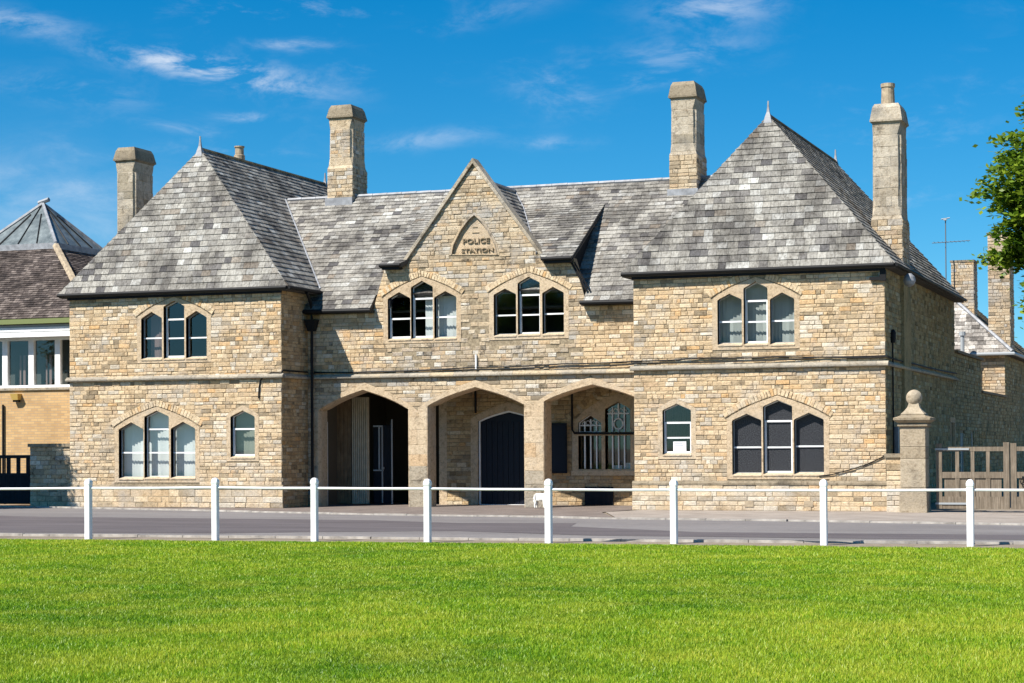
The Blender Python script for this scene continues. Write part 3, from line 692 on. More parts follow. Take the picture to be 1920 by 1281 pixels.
# spandrels: lay around the arch bands (bands may touch, so cut by hand per course)
def lay_cut(z0, z1, x0, x1, obs):
    out = []; z = z0
    while z < z1-.03:
        h = min(uni(.09, .13), z1-z); free = [(x0, x1, x0, x1)]
        for ob_ in obs:
            A, B2 = scan([ob_], z+.004), scan([ob_], z+h-.004)
            if not A: continue
            A = A[0]; B2 = B2[0] if B2 else ((A[0]+A[1])/2,)*2
            nf = []
            for f in free:
                if A[1] <= f[0] or A[0] >= f[1]: nf.append(f); continue
                if A[0] > f[0]+.03 or B2[0] > f[2]+.03: nf.append((f[0], max(f[0], A[0]), f[2], max(f[2], B2[0])))
                if A[1] < f[1]-.03 or B2[1] < f[3]-.03: nf.append((min(f[1], A[1]), f[1], min(f[3], B2[1]), f[3]))
            free = nf
        for a0, b0, a1, b1 in free:
            lo, hi = max(a0, a1), min(b0, b1); bl, tl = a0, a1; x = lo
            while True:
                x += uni(.16, .38)
                if x > hi-.1: break
                out.append(((bl, z), (x, z), (x, z+h), (tl, z+h))); bl = tl = x
            if max(b0-bl, b1-tl) > .04: out.append(((bl, z), (b0, z), (b1, z+h), (tl, z+h)))
        z += h
    return out
rubble(pw, front(YC), lay_cut(.0, ZS, xb, xa, ob_arch), 'gable_stone')
# tablet
mb = MB(); slab(mb, front(YC), TAB, [], -.12, -.055, (.3, 0, 0)); tb = mb.build('tablet', 'ashlar', PS)
mb = MB(); slab(mb, front(YC), TABo, [TAB], -.06, .015, (.4, 0, 0)); 
def arc_mould(mb):
    pts = TAB[1:]+[TAB[0]]
    mb.tube([(p[0], YC-.02, p[1]) for p in TAB[1:]+TAB[:1]], .018, 6, (.2, 0, 0))
arc_mould(mb); mb.build('tablet_moulding', 'gable_stone', pw)
def lettering(txt, px0, px1, y0, y1, parent):
    cu = bpy.data.curves.new('lettering', 'FONT'); cu.body = txt; cu.extrude = .012; cu.offset = .004; cu.resolution_u = 3
    o = bpy.data.objects.new('lettering', cu); COL.objects.link(o)
    dg = bpy.context.evaluated_depsgraph_get(); me = bpy.data.meshes.new_from_object(o.evaluated_get(dg)); bpy.data.objects.remove(o)
    co = np.array([v.co for v in me.vertices]); mn, mx_ = co.min(0), co.max(0)
    X0, Z0 = WX(px0, y1, YC); X1, Z1 = WX(px1, y0, YC)
    for v in me.vertices:
        v.co = Vector((X0+(v.co.x-mn[0])/(mx_[0]-mn[0])*(X1-X0), YC+.052-(v.co.z-mn[2])*1.4, Z0+(v.co.y-mn[1])/(mx_[1]-mn[1])*(Z1-Z0)))
    me.materials.clear(); me.materials.append(MATS['carved_dark'])
    ob = bpy.data.objects.new('lettering', me); COL.objects.link(ob); ob.parent = parent; return ob
lettering('POLICE', 867, 917, 445.5, 457, tb); lettering('STATION', 864, 924, 464, 474, tb)
mb = MB()
for px0, px1, yy in ((885, 894, 426), (884, 897, 436.5)):
    X0, Z0 = WX(px0, yy, YC); X1, _ = WX(px1, yy, YC); mb.box(X0, X1, YC+.04, YC+.06, Z0-.010, Z0+.010)
mb.build('carved_mark', 'carved_dark', tb)
# gable copings: stone slabs following the rake, kneelers at the foot
for sgn, xk in ((-1, -13.0), (1, -8.98)):
    a = Vector((xk, 0, 6.42)); top = Vector((GX, 0, 9.08)); d = (top-a).normalized(); nn_ = Vector((-d.z*sgn*-1, 0, abs(d.x)))
    nn_ = Vector((sgn*abs(d.z), 0, abs(d.x)))
    Ln = (top-a).length; mb = MB(); s_ = 0
    while s_ < Ln-.05:
        e_ = min(s_+.62, Ln); p, q = a+d*(s_+.003), a+d*(e_-.003)
        o0, o1 = -.045, .035
        V8 = []
        for yy in (YC-.085, YC+.34):
            for P_, nn in ((p, o0), (q, o0), (q, o1), (p, o1)):
                r_ = P_+nn_*nn
                if P_ is q and abs(e_-Ln) < 1e-6: r_ = Vector((GX, 0, r_.z+abs(r_.x-GX)*abs(d.z/d.x)*(1 if (GX-r_.x)*sgn*-1 > 0 else -1)))
                V8.append((r_.x, yy, r_.z))
        mb.add(V8, [(0, 1, 2, 3), (7, 6, 5, 4), (0, 4, 5, 1), (1, 5, 6, 2), (2, 6, 7, 3), (3, 7, 4, 0)]); s_ = e_
    mb.build('coping', 'chimney_stone', pw)

# string courses
def string(owner, pan, u0, u1, z=ZS):
    mb = MB(); prof = ((0, -.035), (.085, -.035), (.098, -.015), (.098, .02), (.02, .085), (0, .085)); u = u0
    while u < u1-.01:
        e = min(u+uni(.5, .9), u1); 
        if u1-e < .2: e = u1
        vs = [pan.P(u+.002, z+b_, a) for a, b_ in prof]+[pan.P(e-.002, z+b_, a) for a, b_ in prof]; k = len(prof)
        mb.add(vs, [(i, i+k, i+1+k, i+1) for i in range(k-1)]+[tuple(range(k)), tuple(range(2*k-1, k-1, -1))]); u = e
    return mb.build('string_course', 'string_stone', owner)
string(wl, front(-.012), xc-.08, xb+.08); string(wr, front(-.012), xa-.08, .08); string(pw, front(YC-.012), xb+.01, xa)
# side and return walls
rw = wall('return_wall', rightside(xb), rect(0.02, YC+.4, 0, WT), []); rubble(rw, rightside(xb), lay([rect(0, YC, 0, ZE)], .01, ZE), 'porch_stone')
string(rw, rightside(xb+.012), 0, YC-.02)
sw = wall('side_wall', rightside(0), rect(0.02, REAR, 0, WT), [rect(10.9, 11.75, .2, 2.2)]); rubble(sw, rightside(0), lay([rect(0, REAR, 0, ZE), rect(10.85, 11.8, 0.1, 2.3)], .01, ZE, .09, .125, .2, .45), 'shaded_stone')
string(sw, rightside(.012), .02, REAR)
# plain hidden walls: left sides, rears
mb = MB(); mb.box(xc, xc+.4, .02, REAR, 0, WT); mb.box(xc, xb, REAR-.4, REAR, 0, WT); mb.box(xb-.4, xb, YC+.45, REAR, 0, WT)
mb.box(xa, xa+.4, .3, REAR, 0, WT); mb.box(xa, 0, REAR-.4, REAR, 0, WT); mb.box(xb, xa, 8.3, 8.7, 0, 5.2)
mb.build('rear_walls', 'far_stone', PS)
# rooms: floors, ceilings, dark linings
mb = MB()
for x0, x1 in ((xc+.42, xb-.42), (xa+.42, -.43)):
    mb.box(x0, x1, .43, REAR-.42, 3.2, 3.4); mb.box(x0, x1, 3.2, 3.3, 0, 3.2); mb.box(x0, x1, 3.2, 3.3, 3.4, 5.7); mb.box(x0, x1, .1, 3.3, 5.72, 5.78); mb.box(x0, x1, .43, 3.3, .012, .03)
mb.box(xb+.02, xa-.02, YC+.46, 8.2, 3.42, 3.5); mb.box(xb+.02, xa-.02, 4.2, 4.3, 3.5, 5.2); mb.box(-13.4, -8.3, 3.0, 3.1, 5.2, 6.6)
mb.build('room_lining', 'room', PS)

# ---- porch interior
pb = front(YB)
xg = -12.90                    # passage to the left of the inner wall
door = [(-11.77, 0), (-10.02, 0)]+arch_pts(-11.77, -10.02, 2.28, 2.56, 5)
wf = rect(-9.06, -7.0, .82, 2.02)+[]
wl1 = light_poly(-8.90, -8.25, .965, 2.19, 2.42); wl2 = light_poly(-8.15, -7.45, .965, 2.55, 2.75)
bo = [(xg, 0), (-11.77, 0)]+arch_pts(-11.77, -10.02, 2.28, 2.56, 5)[::-1]+[(-10.02, 0), (xa, 0), (xa, 3.42), (xg, 3.42)]
bw = wall('inner_wall', pb, bo, [wl1, wl2], .35)
dob = [(-11.97, -.05), (-9.82, -.05)]+arch_pts(-11.97, -9.82, 2.33, 2.78, 6)
sob = [(-9.08, .8), (-7.02, .8)]+arch_pts(-9.08, -6.3, 2.2, 2.95, 6)
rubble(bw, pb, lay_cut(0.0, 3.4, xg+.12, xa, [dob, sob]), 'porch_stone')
mb = MB(); slab(mb, pb, [(-11.98, 0), (-11.77, 0)]+arch_pts(-11.77, -10.02, 2.28, 2.56, 5)[::-1]+[(-10.02, 0), (-9.81, 0)]+arch_pts(-11.98, -9.81, 2.34, 2.79, 6), [], -.3, .022, (.4, 0, 0), back=False)
slab(mb, pb, rect(xg-.01, xg+.22, 0, 3.4), [], -.3, .02, (.6, 0, 0)); mb.build('door_dressing', 'ashlar', bw)
mb = MB(); slab(mb, pb, [(-9.07, .8), (-7.03, .8)]+arch_pts(-9.07, -6.3, 2.2, 2.94, 8)[0:0]+[(-7.03, 2.75), (-7.5, 2.93), (-7.8, 2.96), (-8.2, 2.85), (-8.7, 2.55), (-9.07, 2.2)], [wl1, wl2], -.2, .02, (.5, 0, 0), back=False)
mb.box(-9.09, -7.0, YB-.05, YB, .80, .93, (.8, 0, 0)); mb.box(-9.0, -7.35, YB-.03, YB+.1, 1.86, 1.95, (.6, 0, 0))
iw = mb.build('window', 'ashlar', PS)
# relieving arch over the inner window
pts = [(-9.12, 2.25), (-8.7, 2.62), (-8.25, 2.92), (-7.8, 3.03)]
for i in range(3):
    (ax, az), (bx, bz) = pts[i], pts[i+1]; k = 6
    for j in range(k):
        p, q = Vector((ax+(bx-ax)*j/k, az+(bz-az)*j/k)), Vector((ax+(bx-ax)*(j+1)/k, az+(bz-az)*(j+1)/k)); n_ = Vector((-(bz-az), bx-ax)).normalized()*.2
        vm = MB(); stone(vm, pb, [tuple(p), tuple(q), tuple(q+n_), tuple(p+n_)], gap=.004, proud=(.012, .026), inset=.006); vm.build('voussoir', 'porch_stone', bw)
# panes, white bars and tracery
for lp in (wl1, wl2):
    mb = MB(); mb.add([pb.P(a, b_, -.12) for a, b_ in lp], [tuple(range(len(lp)))]); mb.build('pane', 'glass', iw)
def ring_frame(lp, t_):
    cx = sum(p[0] for p in lp)/len(lp); cz = sum(p[1] for p in lp)/len(lp)
    return [(cx+(p[0]-cx)*(1-t_), cz+(p[1]-cz)*(1-t_)) for p in lp]
up1 = light_poly(-8.90, -8.25, 1.95, 2.19, 2.42)
mb = MB(); slab(mb, pb, up1, [ring_frame(up1, .09)], -.10, -.06, back=False); mb.build('tracery_frame', 'white_paint', iw)
mb = MB()
for cx, zt, hb in ((-8.575, 2.30, 2.13), (-7.80, 2.66, 2.44)):
    for dx in (-.165, 0, .165):
        if cx > -8 and dx == 0:
            mb.box(cx-.018, cx+.018, YB+.06, YB+.09, .98, 1.88); mb.box(cx-.018, cx+.018, YB+.06, YB+.09, 1.96, 2.02); mb.box(cx-.018, cx+.018, YB+.06, YB+.09, 2.32, zt+.05)
        else: mb.box(cx+dx-.018, cx+dx+.018, YB+.06, YB+.09, .98, zt-(.0 if dx == 0 else .05)); 
    mb.box(cx-.30, cx+.30, YB+.055, YB+.085, hb-.015, hb+.015)
    for s_ in (-1, 1):
        for j, rr in enumerate((.055, .042)):
            c0 = Vector((cx+s_*(.075+j*.115), YB+.07, hb+.075-j*.02))
            mb.tube([c0+Vector((math.cos(th)*rr, 0, math.sin(th)*rr)) for th in np.linspace(0, 5.2, 12)], .010, 5)
c0 = Vector((-7.80, YB+.06, 2.17))
mb.tube([c0+Vector((math.cos(th)*.125, 0, math.sin(th)*.14)) for th in np.linspace(0, 2*math.pi, 24)], .022, 6)
mb.build('tracery', 'white_paint', iw)
mb = MB(); mb.box(-8.32, -8.25, YB+.2, YB+.24, .97, 1.08); mb.box(-8.0, -7.75, YB+.2, YB+.4, .97, 1.07); mb.box(-7.7, -7.5, YB+.2, YB+.3, .97, 1.13); mb.build('papers_on_sill', 'paper', iw)
mb = MB(); mb.box(-10.0, -6.7, YB+1.6, YB+1.7, 0, 3.4); mb.box(-10.0, -9.95, YB+.4, YB+1.6, 0, 3.4); mb.build('room_back', 'room', bw)
# navy plank door with white frame
mb = MB(); ins = [(-11.77+.045, 0), (-10.02-.045, 0)]+arch_pts(-11.77+.045, -10.02-.045, 2.26, 2.51, 5)
mb.add([pb.P(a, b_, -.10) for a, b_ in ins], [tuple(range(len(ins)))])
for k in range(11): x = -11.70+k*.157; mb.box(x, x+.145, YB+.075, YB+.099, .02, 2.26+.0)
dr = mb.build('door', 'navy_paint', PS)
mb = MB(); slab(mb, pb, door, [[(a, max(b_, .02)) for a, b_ in ins]], -.12, -.05, back=False); mb.build('door_frame', 'white_paint', dr)
bw.location = iw.location = dr.location = (.136, -.35, 0); YB = 3.5; xg += .136
# passage walls + ceiling + ribbed panel + dark glazed door
mb = MB(); mb.box(xb+.01, xg, 6.6, 6.7, 0, 3.42); mb.box(xg, xg+.1, YB+.36, 6.6, 0, 3.42); mb.box(xb, xb+.06, YC+.46, 6.6, 0, 3.42); mb.build('passage_wall', 'room_dim', PS)
mb = MB(); mb.box(xb+.03, xa-.01, YC+.46, 6.6, 3.30, 3.36); mb.build('porch_ceiling', 'dark_timber', PS)
YP = 3.2
x0, x1 = WX(660, 860, YP)[0], WX(690, 860, YP)[0]; zt = WX(675, 745, YP)[1]
mb = MB(); mb.box(x0, x1, YP+.04, YP+.10, .03, zt); k = 8
for i in range(k): a = x0+(x1-x0)*i/k; mb.box(a+.006, a+(x1-x0)/k*.62, YP-.005, YP+.042, .03, zt)
mb.build('ribbed_panel', 'ribbed_board', PS)
bx0_ = WX(622, 860, YP)[0]
for i in range(5):
    a = bx0_+(x0-.04-bx0_)*i/5; mb = MB(); mb.box(a+.004, a+(x0-.04-bx0_)/5-.004, YP+.05, YP+.10, .03, 3.2); mb.build('board', 'brown_board', PS)
xr1 = WX(718, 860, YP+.3)[0]
mb = MB(); mb.box(x1+.02, xr1+.25, YP+.32, YP+.38, .02, 2.2); pd_ = mb.build('porch_door', 'dark_timber', PS)
mb = MB(); dx0, dx1 = x1+.03, xr1+.0; 
for (a, b_, c_, d_) in ((dx0, dx1, 2.15, 2.19), (dx0+.16, dx0+.2, .95, 2.15), (dx0, dx0+.3, .93, .965), (dx1-.03, dx1, .05, 2.15)): mb.box(a, b_, YP+.28, YP+.315, c_, d_)
mb.box(dx0+.27, dx0+.33, YP+.24, YP+.3, .98, 1.04); mb.build('door_rails', 'grey_metal', pd_)
xq = WX(735, 860, YP)[0]; mb = MB(); mb.tube([(xq, YP, .02), (xq, YP, 2.35)], .022, 6); mb.build('metal_post', 'grey_metal', PS)
xq = WX(612, 860, YC+.75)[0]; mb = MB(); mb.tube([(xq-.10, YC+.75, 2.42), (xq, YC+.75, 2.28), (xq, YC+.75, .02)], .045, 8); mb.build('waste_pipe', 'white_paint', PS)
xq = WX(892, 760, YB-.06)[0]; mb = MB(); mb.tube([(xq, YB-.08, 3.3), (xq, YB-.08, 2.5)], .035, 8); mb.build('porch_pipe', 'black_iron', PS); mb = MB()
xq = WX(1073, 760, YB-.06)[0]; mb.tube([(xq, YB-.08, 3.3), (xq, YB-.08, 2.02), (xq+.06, YB-.08, 1.93), (-6.5, YB-.08, 1.90)], .03, 8); mb.build('porch_pipe', 'black_iron', PS)
nbx0, nbz1 = WX(1029, 795, YB-.03); nbx1, nbz0 = WX(1063, 886, YB-.03)
nbd = thing('notice_board', 'tall narrow navy notice board on the porch wall beside the barred window', 'notice board', (nbx0, YB-.03, nbz0))
mb = MB(); mb.box(nbx0-.25, nbx1, YB-.07, YB-.025, nbz0, nbz1); keep(mb.build('board', 'navy_paint'), nbd)
mb = MB(); slab(mb, front(YB-.07), rect(nbx0-.27, nbx1+.02, nbz0-.02, nbz1+.02), [rect(nbx0-.23, nbx1-.02, nbz0+.03, nbz1-.03)], -.01, .02); keep(mb.build('board_frame', 'dark_timber'), nbd)

# dark panel added in place of the shaded recess under the inner window
hx0, hz0 = WX(1097, 946, YB-.02); hx1, hz1 = WX(1150, 920, YB-.02)
mb = MB(); mb.box(hx0, hx1, YB-.045, YB-.005, .02, hz1+.1); mb.build('recess_shade_panel', 'dark_timber', PS)
# pier blocks over the arch jambs
for a_, b2_ in ((AR[0][1]+.012, AR[1][0]-.012), (AR[1][1]+.012, AR[2][0]-.012), (AR[0][0]-.165, AR[0][0]-.012)):
    z_ = .0
    while z_ < 2.45:
        h_ = uni(.24, .40); h_ = min(h_, 2.5-z_); mb = MB(); xs_ = [a_, b2_]
        if rnd() < .5 and b2_-a_ > .4: xs_ = [a_, a_+(b2_-a_)*uni(.35, .65), b2_]
        for q0, q1 in zip(xs_[:-1], xs_[1:]):
            vm = MB(); stone(vm, front(YC-.018), ((q0, z_), (q1, z_), (q1, z_+h_), (q0, z_+h_)), gap=.0035, proud=(.010, .016), inset=.005, tn=(rnd(), 0, 0)); vm.build('pier_block', 'ashlar' if z_ > .9 else 'chimney_stone', pw)
        z_ += h_

# ---- roofs
def wing_roof(x0, x1, zr, y1, y2, yend):
    so, fo = .25, .15
    A = Vector((x0-so, -fo, ZE)); B = Vector((x1+so, -fo, ZE)); Cc = Vector((x1+so, yend+so, ZE)); D = Vector((x0-so, yend+so, ZE)); xm = (x0+x1)/2
    R1 = Vector((xm, y1, zr)); R2 = Vector((xm, y2, zr))
    mb = MB(); mb.add([A, B, Cc, D, A-Vector((0, 0, .1)), B-Vector((0, 0, .1)), Cc-Vector((0, 0, .1)), D-Vector((0, 0, .1))], [(4, 7, 6, 5), (0, 1, 5, 4), (1, 2, 6, 5), (2, 3, 7, 6), (3, 0, 4, 7)])
    rf = mb.build('wing_roof', 'roof_deck', PS)
    slating(rf, Plane3(A, (1, 0, 0), R1-A), [A, B, R1], 'slate', .178, .18, .31)
    slating(rf, Plane3(B, (0, 1, 0), R1-B), [B, Cc, R2, R1], 'slate', .178, .18, .31)
    slating(rf, Plane3(D, (0, -1, 0), R1-D), [D, A, R1, R2], 'slate', .178, .18, .31)
    slating(rf, Plane3(Cc, (-1, 0, 0), R2-Cc), [Cc, D, R2], 'slate', .178, .18, .31)
    for P_ in (R1, R2):
        mb = MB(); mb.lathe(P_+Vector((0, 0, -.10)), ((.15, -.08), (.10, .08), (.05, .2), (.03, .34), (.022, .48)), 4); mb.build('finial', 'lead', rf)
    mb = MB(); mb.tube([R1+Vector((0, 0, .02)), R2+Vector((0, 0, .02))], .055, 6); mb.build('ridge_cap', 'moss_slate', rf)
    # gutters
    for n_, (a, b_, off) in enumerate(((A, B, (0, -.05)), (B, Cc, (.05, 0)))):
        mb = MB(); o = Vector((off[0], off[1], -.035)); mb.tube([a+o, b_+o], .047, 8); mb.build('gutter', 'black_iron', rf)
    mb = MB(); mb.box(x0-.02, x1+.02, -.09, .0, ZE-.16, ZE-.09); mb.build('eaves_board', 'dark_timber', rf)
    return rf
rl = wing_roof(xc, xb, 9.82, 1.5, 9.4, REAR)
rr = wing_roof(xa, 0, 9.72, 1.45, 10.1, REAR)
EY, EZ, RY, RZ = 1.30, 5.27, 4.80, 8.74
mroof = MB(); mroof.box(-17.6, -5.2, 2.2, 7.6, 5.20, 5.26); mroof = mroof.build('main_roof', 'roof_deck', PS)
sl = (RZ-EZ)/(RY-EY); zat = lambda y: EZ+(y-EY)*sl
for x0, x1, y0 in ((-18.9, -13.83, EY), (-13.83, -7.88, YC+.12), (-7.88, -4.6, EY)):
    zl = EZ if y0 == EY else zat(y0)
    if x1 < -10: zoff = .03
    else: zoff = 0
    A = Vector((x0, y0, zl)); B = Vector((x1, y0, zl)); C_ = Vector((x1, RY, RZ)); D = Vector((x0, RY, RZ))
    slating(mroof, Plane3(A, (1, 0, 0), D-A), [A, B, C_, D], 'slate', .178, .18, .31)
A = Vector((-4.6, 8.9, 4.7)); B = Vector((-18.9, 8.9, 4.7)); C_ = Vector((-18.9, RY, RZ)); D = Vector((-4.6, RY, RZ))
slating(mroof, Plane3(A, (-1, 0, 0), D-A), [A, B, C_, D], 'slate', .24, .3, .5)
mb = MB(); x = -18.0
while x < -5.4: mb.tube([(x, RY, RZ+.02), (x+.44, RY, RZ+.02+uni(-.006, .006))], .06, 6); x += .45
mb.build('ridge_tiles', 'lead', mroof)
# gutters on the porch eaves
for x0, x1 in ((xb+.02, -13.8), (-7.95, xa)):
    mb = MB(); mb.tube([(x0, EY-.05, EZ-.03), (x1, EY-.05, EZ-.05)], .055, 8); mb.box(x0, x1, EY+.03, YC-.03, EZ-.10, EZ-.03); mb.build('gutter', 'black_iron', mroof)
# raised dormer roofs each side of the gable
SX0, SX1, SY, SZ = -13.55, -8.17, 1.30, 6.42
ssl = .59; sy1 = 4.15
for x0, x1 in ((SX0, -11.2), (-10.72, SX1)):
    A = Vector((x0, SY, SZ)); B = Vector((x1, SY, SZ)); C_ = Vector((x1, sy1, SZ+(sy1-SY)*ssl)); D = Vector((x0, sy1, SZ+(sy1-SY)*ssl))
    if x0 < -12: B.x = -12.95; 
    else: A.x = -9.0
    slating(mroof, Plane3(A, (1, 0, 0), D-A), [A, B, C_, D], 'slate', .165, .17, .30)
    xv = x0 if x0 < -12 else x1
    mb = MB(); mb.tube([(min(A.x, xv), SY-.03, SZ-.02), (max(B.x, xv), SY-.03, SZ-.02)], .045, 8); mb.box(min(A.x, xv)+.05, max(B.x, xv)-.05, SY+.02, YC, SZ-.13, SZ-.05); mb.build('gutter', 'black_iron', mroof)
    # cheek wall under the verge; near-black colour stands in for its shade
    xin = xv+.10 if x0 < -12 else xv-.10
    cy0 = YC+.02
    mb = MB(); pts = [(cy0, EZ), (cy0, SZ-.02+(cy0-SY)*ssl-.10), (sy1, SZ+(sy1-SY)*ssl-.12), (sy1, zat(sy1)-.3)]
    mb.add([(xin, y, z_) for y, z_ in pts]+[(xin+(.08 if x0 < -12 else -.08), y, z_) for y, z_ in pts], [(0, 1, 2, 3), (7, 6, 5, 4), (0, 4, 5, 1), (1, 5, 6, 2), (2, 6, 7, 3), (3, 7, 4, 0)]); mb.build('dormer_cheek', 'dark_timber', mroof)
    mb = MB(); a = Vector((xv+(.04 if x0 < -12 else -.04), SY, SZ-.06)); b_ = Vector((a.x, sy1, SZ+(sy1-SY)*ssl-.06)); mb.tube([a, b_], .05, 4); mb.build('barge_board', 'dark_timber', mroof)
mb = MB(); mb.tube([(-8.25, YC-.06, 6.30), (-7.84, YC-.08, 5.55)], .03, 6); mb.tube([(-8.17, YC-.06, 6.30), (-7.76, YC-.08, 5.55)], .022, 6); mb.build('rainwater_pipe', 'black_iron', mroof)
# cross-gable roof behind the gable
GZ = 8.62; gy0, gy1 = YC+.05, 5.2
for s_ in (-1, 1):
    e = Vector((GX+s_*2.0, gy0, 6.25)); e2 = Vector((GX+s_*2.0, gy1, 6.25)); r1 = Vector((GX, gy0, GZ)); r2 = Vector((GX, gy1, GZ))
    if s_ > 0: slating(mroof, Plane3(e, (0, 1, 0), r1-e), [e, e2, r2, r1], 'slate', .178, .18, .31)
    else: slating(mroof, Plane3(e2, (0, -1, 0), r2-e2), [e2, e, r1, r2], 'slate', .178, .18, .31)
mb = MB(); mb.tube([(GX, gy0, GZ+.03), (GX, gy1, GZ+.03)], .05, 6); mb.build('ridge_cap', 'lead', mroof)
# lead valleys
def valley(p, q, w=.03):
    mb = MB(); mb.tube([p, q], w, 5); mb.build('valley_lead', 'lead', mroof)
def inter(x, slope_x, x_e):    # point on wing side slope at height z
    return x
# valley left wing/main: param by height
ws = (9.82-ZE)/((xb+.25)-(xc+xb)/2)
P_ = []
for z_ in (5.85, 8.74):
    P_.append(Vector((xb+.25-(z_-ZE)/ws, EY+(z_-EZ)/sl, z_+.045)))
valley(P_[0], P_[1])
ws2 = (9.72-ZE)/(xa/2-(xa-.25)); P_ = [Vector((xa-.25+(z_-ZE)/ws2, EY+(z_-EZ)/sl, z_+.04)) for z_ in (5.85, 8.74)]
valley(P_[0], P_[1], .03)
gs = (GZ-6.25)/2.0
P_ = []
for z_ in (6.55, 8.05): P_.append(Vector((GX+2.0-(z_-6.25)/gs, SY+(z_-SZ)/ssl, z_+.03)))
valley(P_[0], P_[1]); 
valley(P_[1], Vector((GX+2.0-(8.6-6.25)/gs, EY+(8.6-EZ)/sl, 8.63)))

# ---- chimneys
def chimney(x0, x1, y0, y1, zbot, zb, zc, zt, batter=.0, pot=None, parent=None, shaft='chimney_stone'):
    ins = .03
    mb = MB(); mb.box(x0+.01, x1-.01, y0+.01, y1-.01, zbot, zb, (.3, 0, 0)); ch = mb.build('chimney', 'mortar', parent or PS)
    for pan, a, b_ in ((front(y0), x0, x1), (rightside(x1), y0, y1)):
        rubble(ch, pan, lay([rect(a, b_, zbot, zb)], zbot, zb, .09, .14, .15, .34), 'gable_stone')
    mb = MB(); c = .075
    def octo(x0, x1, y0, y1, c): return [(x0+c, y0), (x1-c, y0), (x1, y0+c), (x1, y1-c), (x1-c, y1), (x0+c, y1), (x0, y1-c), (x0, y0+c)]
    lv = [(zb, octo(x0, x1, y0, y1, .005)), (zb+.10, octo(x0+ins, x1-ins, y0+ins, y1-ins, .01)), (zb+.32, octo(x0+ins, x1-ins, y0+ins, y1-ins, c)), (zc-.28, octo(x0+ins+batter, x1-ins-batter, y0+ins+batter, y1-ins-batter, c)), (zc-.05, octo(x0+ins+batter, x1-ins-batter, y0+ins+batter, y1-ins-batter, .01)), (zc+.03, octo(x0+ins+batter, x1-ins-batter, y0+ins+batter, y1-ins-batter, .01))]
    # block courses with fine joints
    zz = []
    for (z0, o0), (z1, o1) in zip(lv[:-1], lv[1:]):
        n_ = max(1, round((z1-z0)/.27))
        for i in range(n_):
            za, zb2 = z0+(z1-z0)*i/n_, z0+(z1-z0)*(i+1)/n_
            L0 = [(p[0]+(q[0]-p[0])*i/n_, p[1]+(q[1]-p[1])*i/n_) for p, q in zip(o0, o1)]; L1 = [(p[0]+(q[0]-p[0])*(i+1)/n_, p[1]+(q[1]-p[1])*(i+1)/n_) for p, q in zip(o0, o1)]
            tn = (uni(.4, .75), 0, 0); g = .006
            cx, cy = (x0+x1)/2, (y0+y1)/2; sh = lambda p: (p[0]+math.copysign(g, cx-p[0]), p[1]+math.copysign(g, cy-p[1]))
            vs = [(*sh(p), za) for p in L0]+[(*p, za+.006) for p in L0]+[(*p, zb2-.006) for p in L1]+[(*sh(p), zb2) for p in L1]
            mb.add(vs, [(r*8+j, r*8+(j+1) % 8, r*8+8+(j+1) % 8, r*8+8+j) for r in range(3) for j in range(8)], tn)
    sh_ = mb.build('shaft', shaft, ch); e_ = ins+batter*.5+c*.75
    for pan, a, b_ in ((front(y0+ins+batter*.6), x0+e_, x1-e_), (rightside(x1-ins-batter*.6), y0+e_, y1-e_)):
        hh = (.08, .12, .12, .28) if shaft == 'gable_stone' else (.20, .30, .2, .4)
        for q in lay([rect(a, b_, zb+.33, zc-.29)], zb+.33, zc-.29, *hh):
            bm2 = MB(); stone(bm2, pan, q, gap=.004, proud=(.004, .016), inset=.006); bm2.build('block', shaft, ch)
    mb = MB(); o = .035; b2 = batter
    bx = lambda e, z_: (x0+ins+b2-e, x1-ins-b2+e, y0+ins+b2-e, y1-ins-b2+e, z_)
    mb.frustum(bx(.0, zc), bx(o, zc+.05), (.2, 0, 0)); mb.frustum(bx(o+.02, zc+.05), bx(o+.02, zc+.10), (.4, 0, 0)); mb.frustum(bx(o+.015, zc+.1), bx(o-.035, zt-.10), (.6, 0, 0)); mb.frustum(bx(o-.035, zt-.10), bx(-.05, zt), (.9, 0, 0))
    mb.build('cap', 'cap_stone' if pot is None else 'chimney_stone', ch)
    if pot:
        mb = MB(); cx, cy = (x0+x1)/2-.02, (y0+y1)/2-.05; mb.lathe((cx, cy, zt-.01), ((.19, 0), (.19, .05), (.17, .06), (.155, pot-.10), (.175, pot-.09), (.175, pot), (.13, pot), (.12, pot-.15)), 16); mb.build('pot', 'pot_clay', ch)
    return ch
chimney(-22.20, -21.52, 2.2, 3.3, 5.4, 6.7, 9.74, 10.17, .0)
chimney(-16.66, -15.86, 4.62, 5.6, 7.4, 9.56, 10.98, 11.40, .012, shaft='gable_stone')
chimney(-6.44, -5.68, 4.35, 5.4, 7.0, 9.33, 10.83, 11.31, .012)
chimney(-.70, .07, 2.25, 3.3, 5.9, 7.12, 9.50, 10.0, .012, pot=.56)
mb = MB(); mb.box(-.3, .09, 2.25, 3.3, 0, 5.9); mb.build('chimney_breast', 'shaded_stone', sw)
# lead flashings at chimney feet
mb = MB(); mb.box(-16.70, -15.85, 4.54, 4.63, 8.38, 8.72, (.9, 0, 0)); mb.build('flashing', 'lead', mroof); mb = MB(); mb.box(-6.48, -5.64, 4.27, 4.36, 8.0, 8.42); mb.build('flashing', 'lead', mroof)
# pot on the slope behind the left ridge
p = on(449, 292, 1, 4.3); mb = MB(); mb.lathe((p[0], 4.3, p[2]-.9), ((.16, 0), (.16, .9), (.13, .92), (.125, 1.12), (.15, 1.13), (.15, 1.17), (.11, 1.17)), 14); mb.build('pot', 'pot_clay', rl)

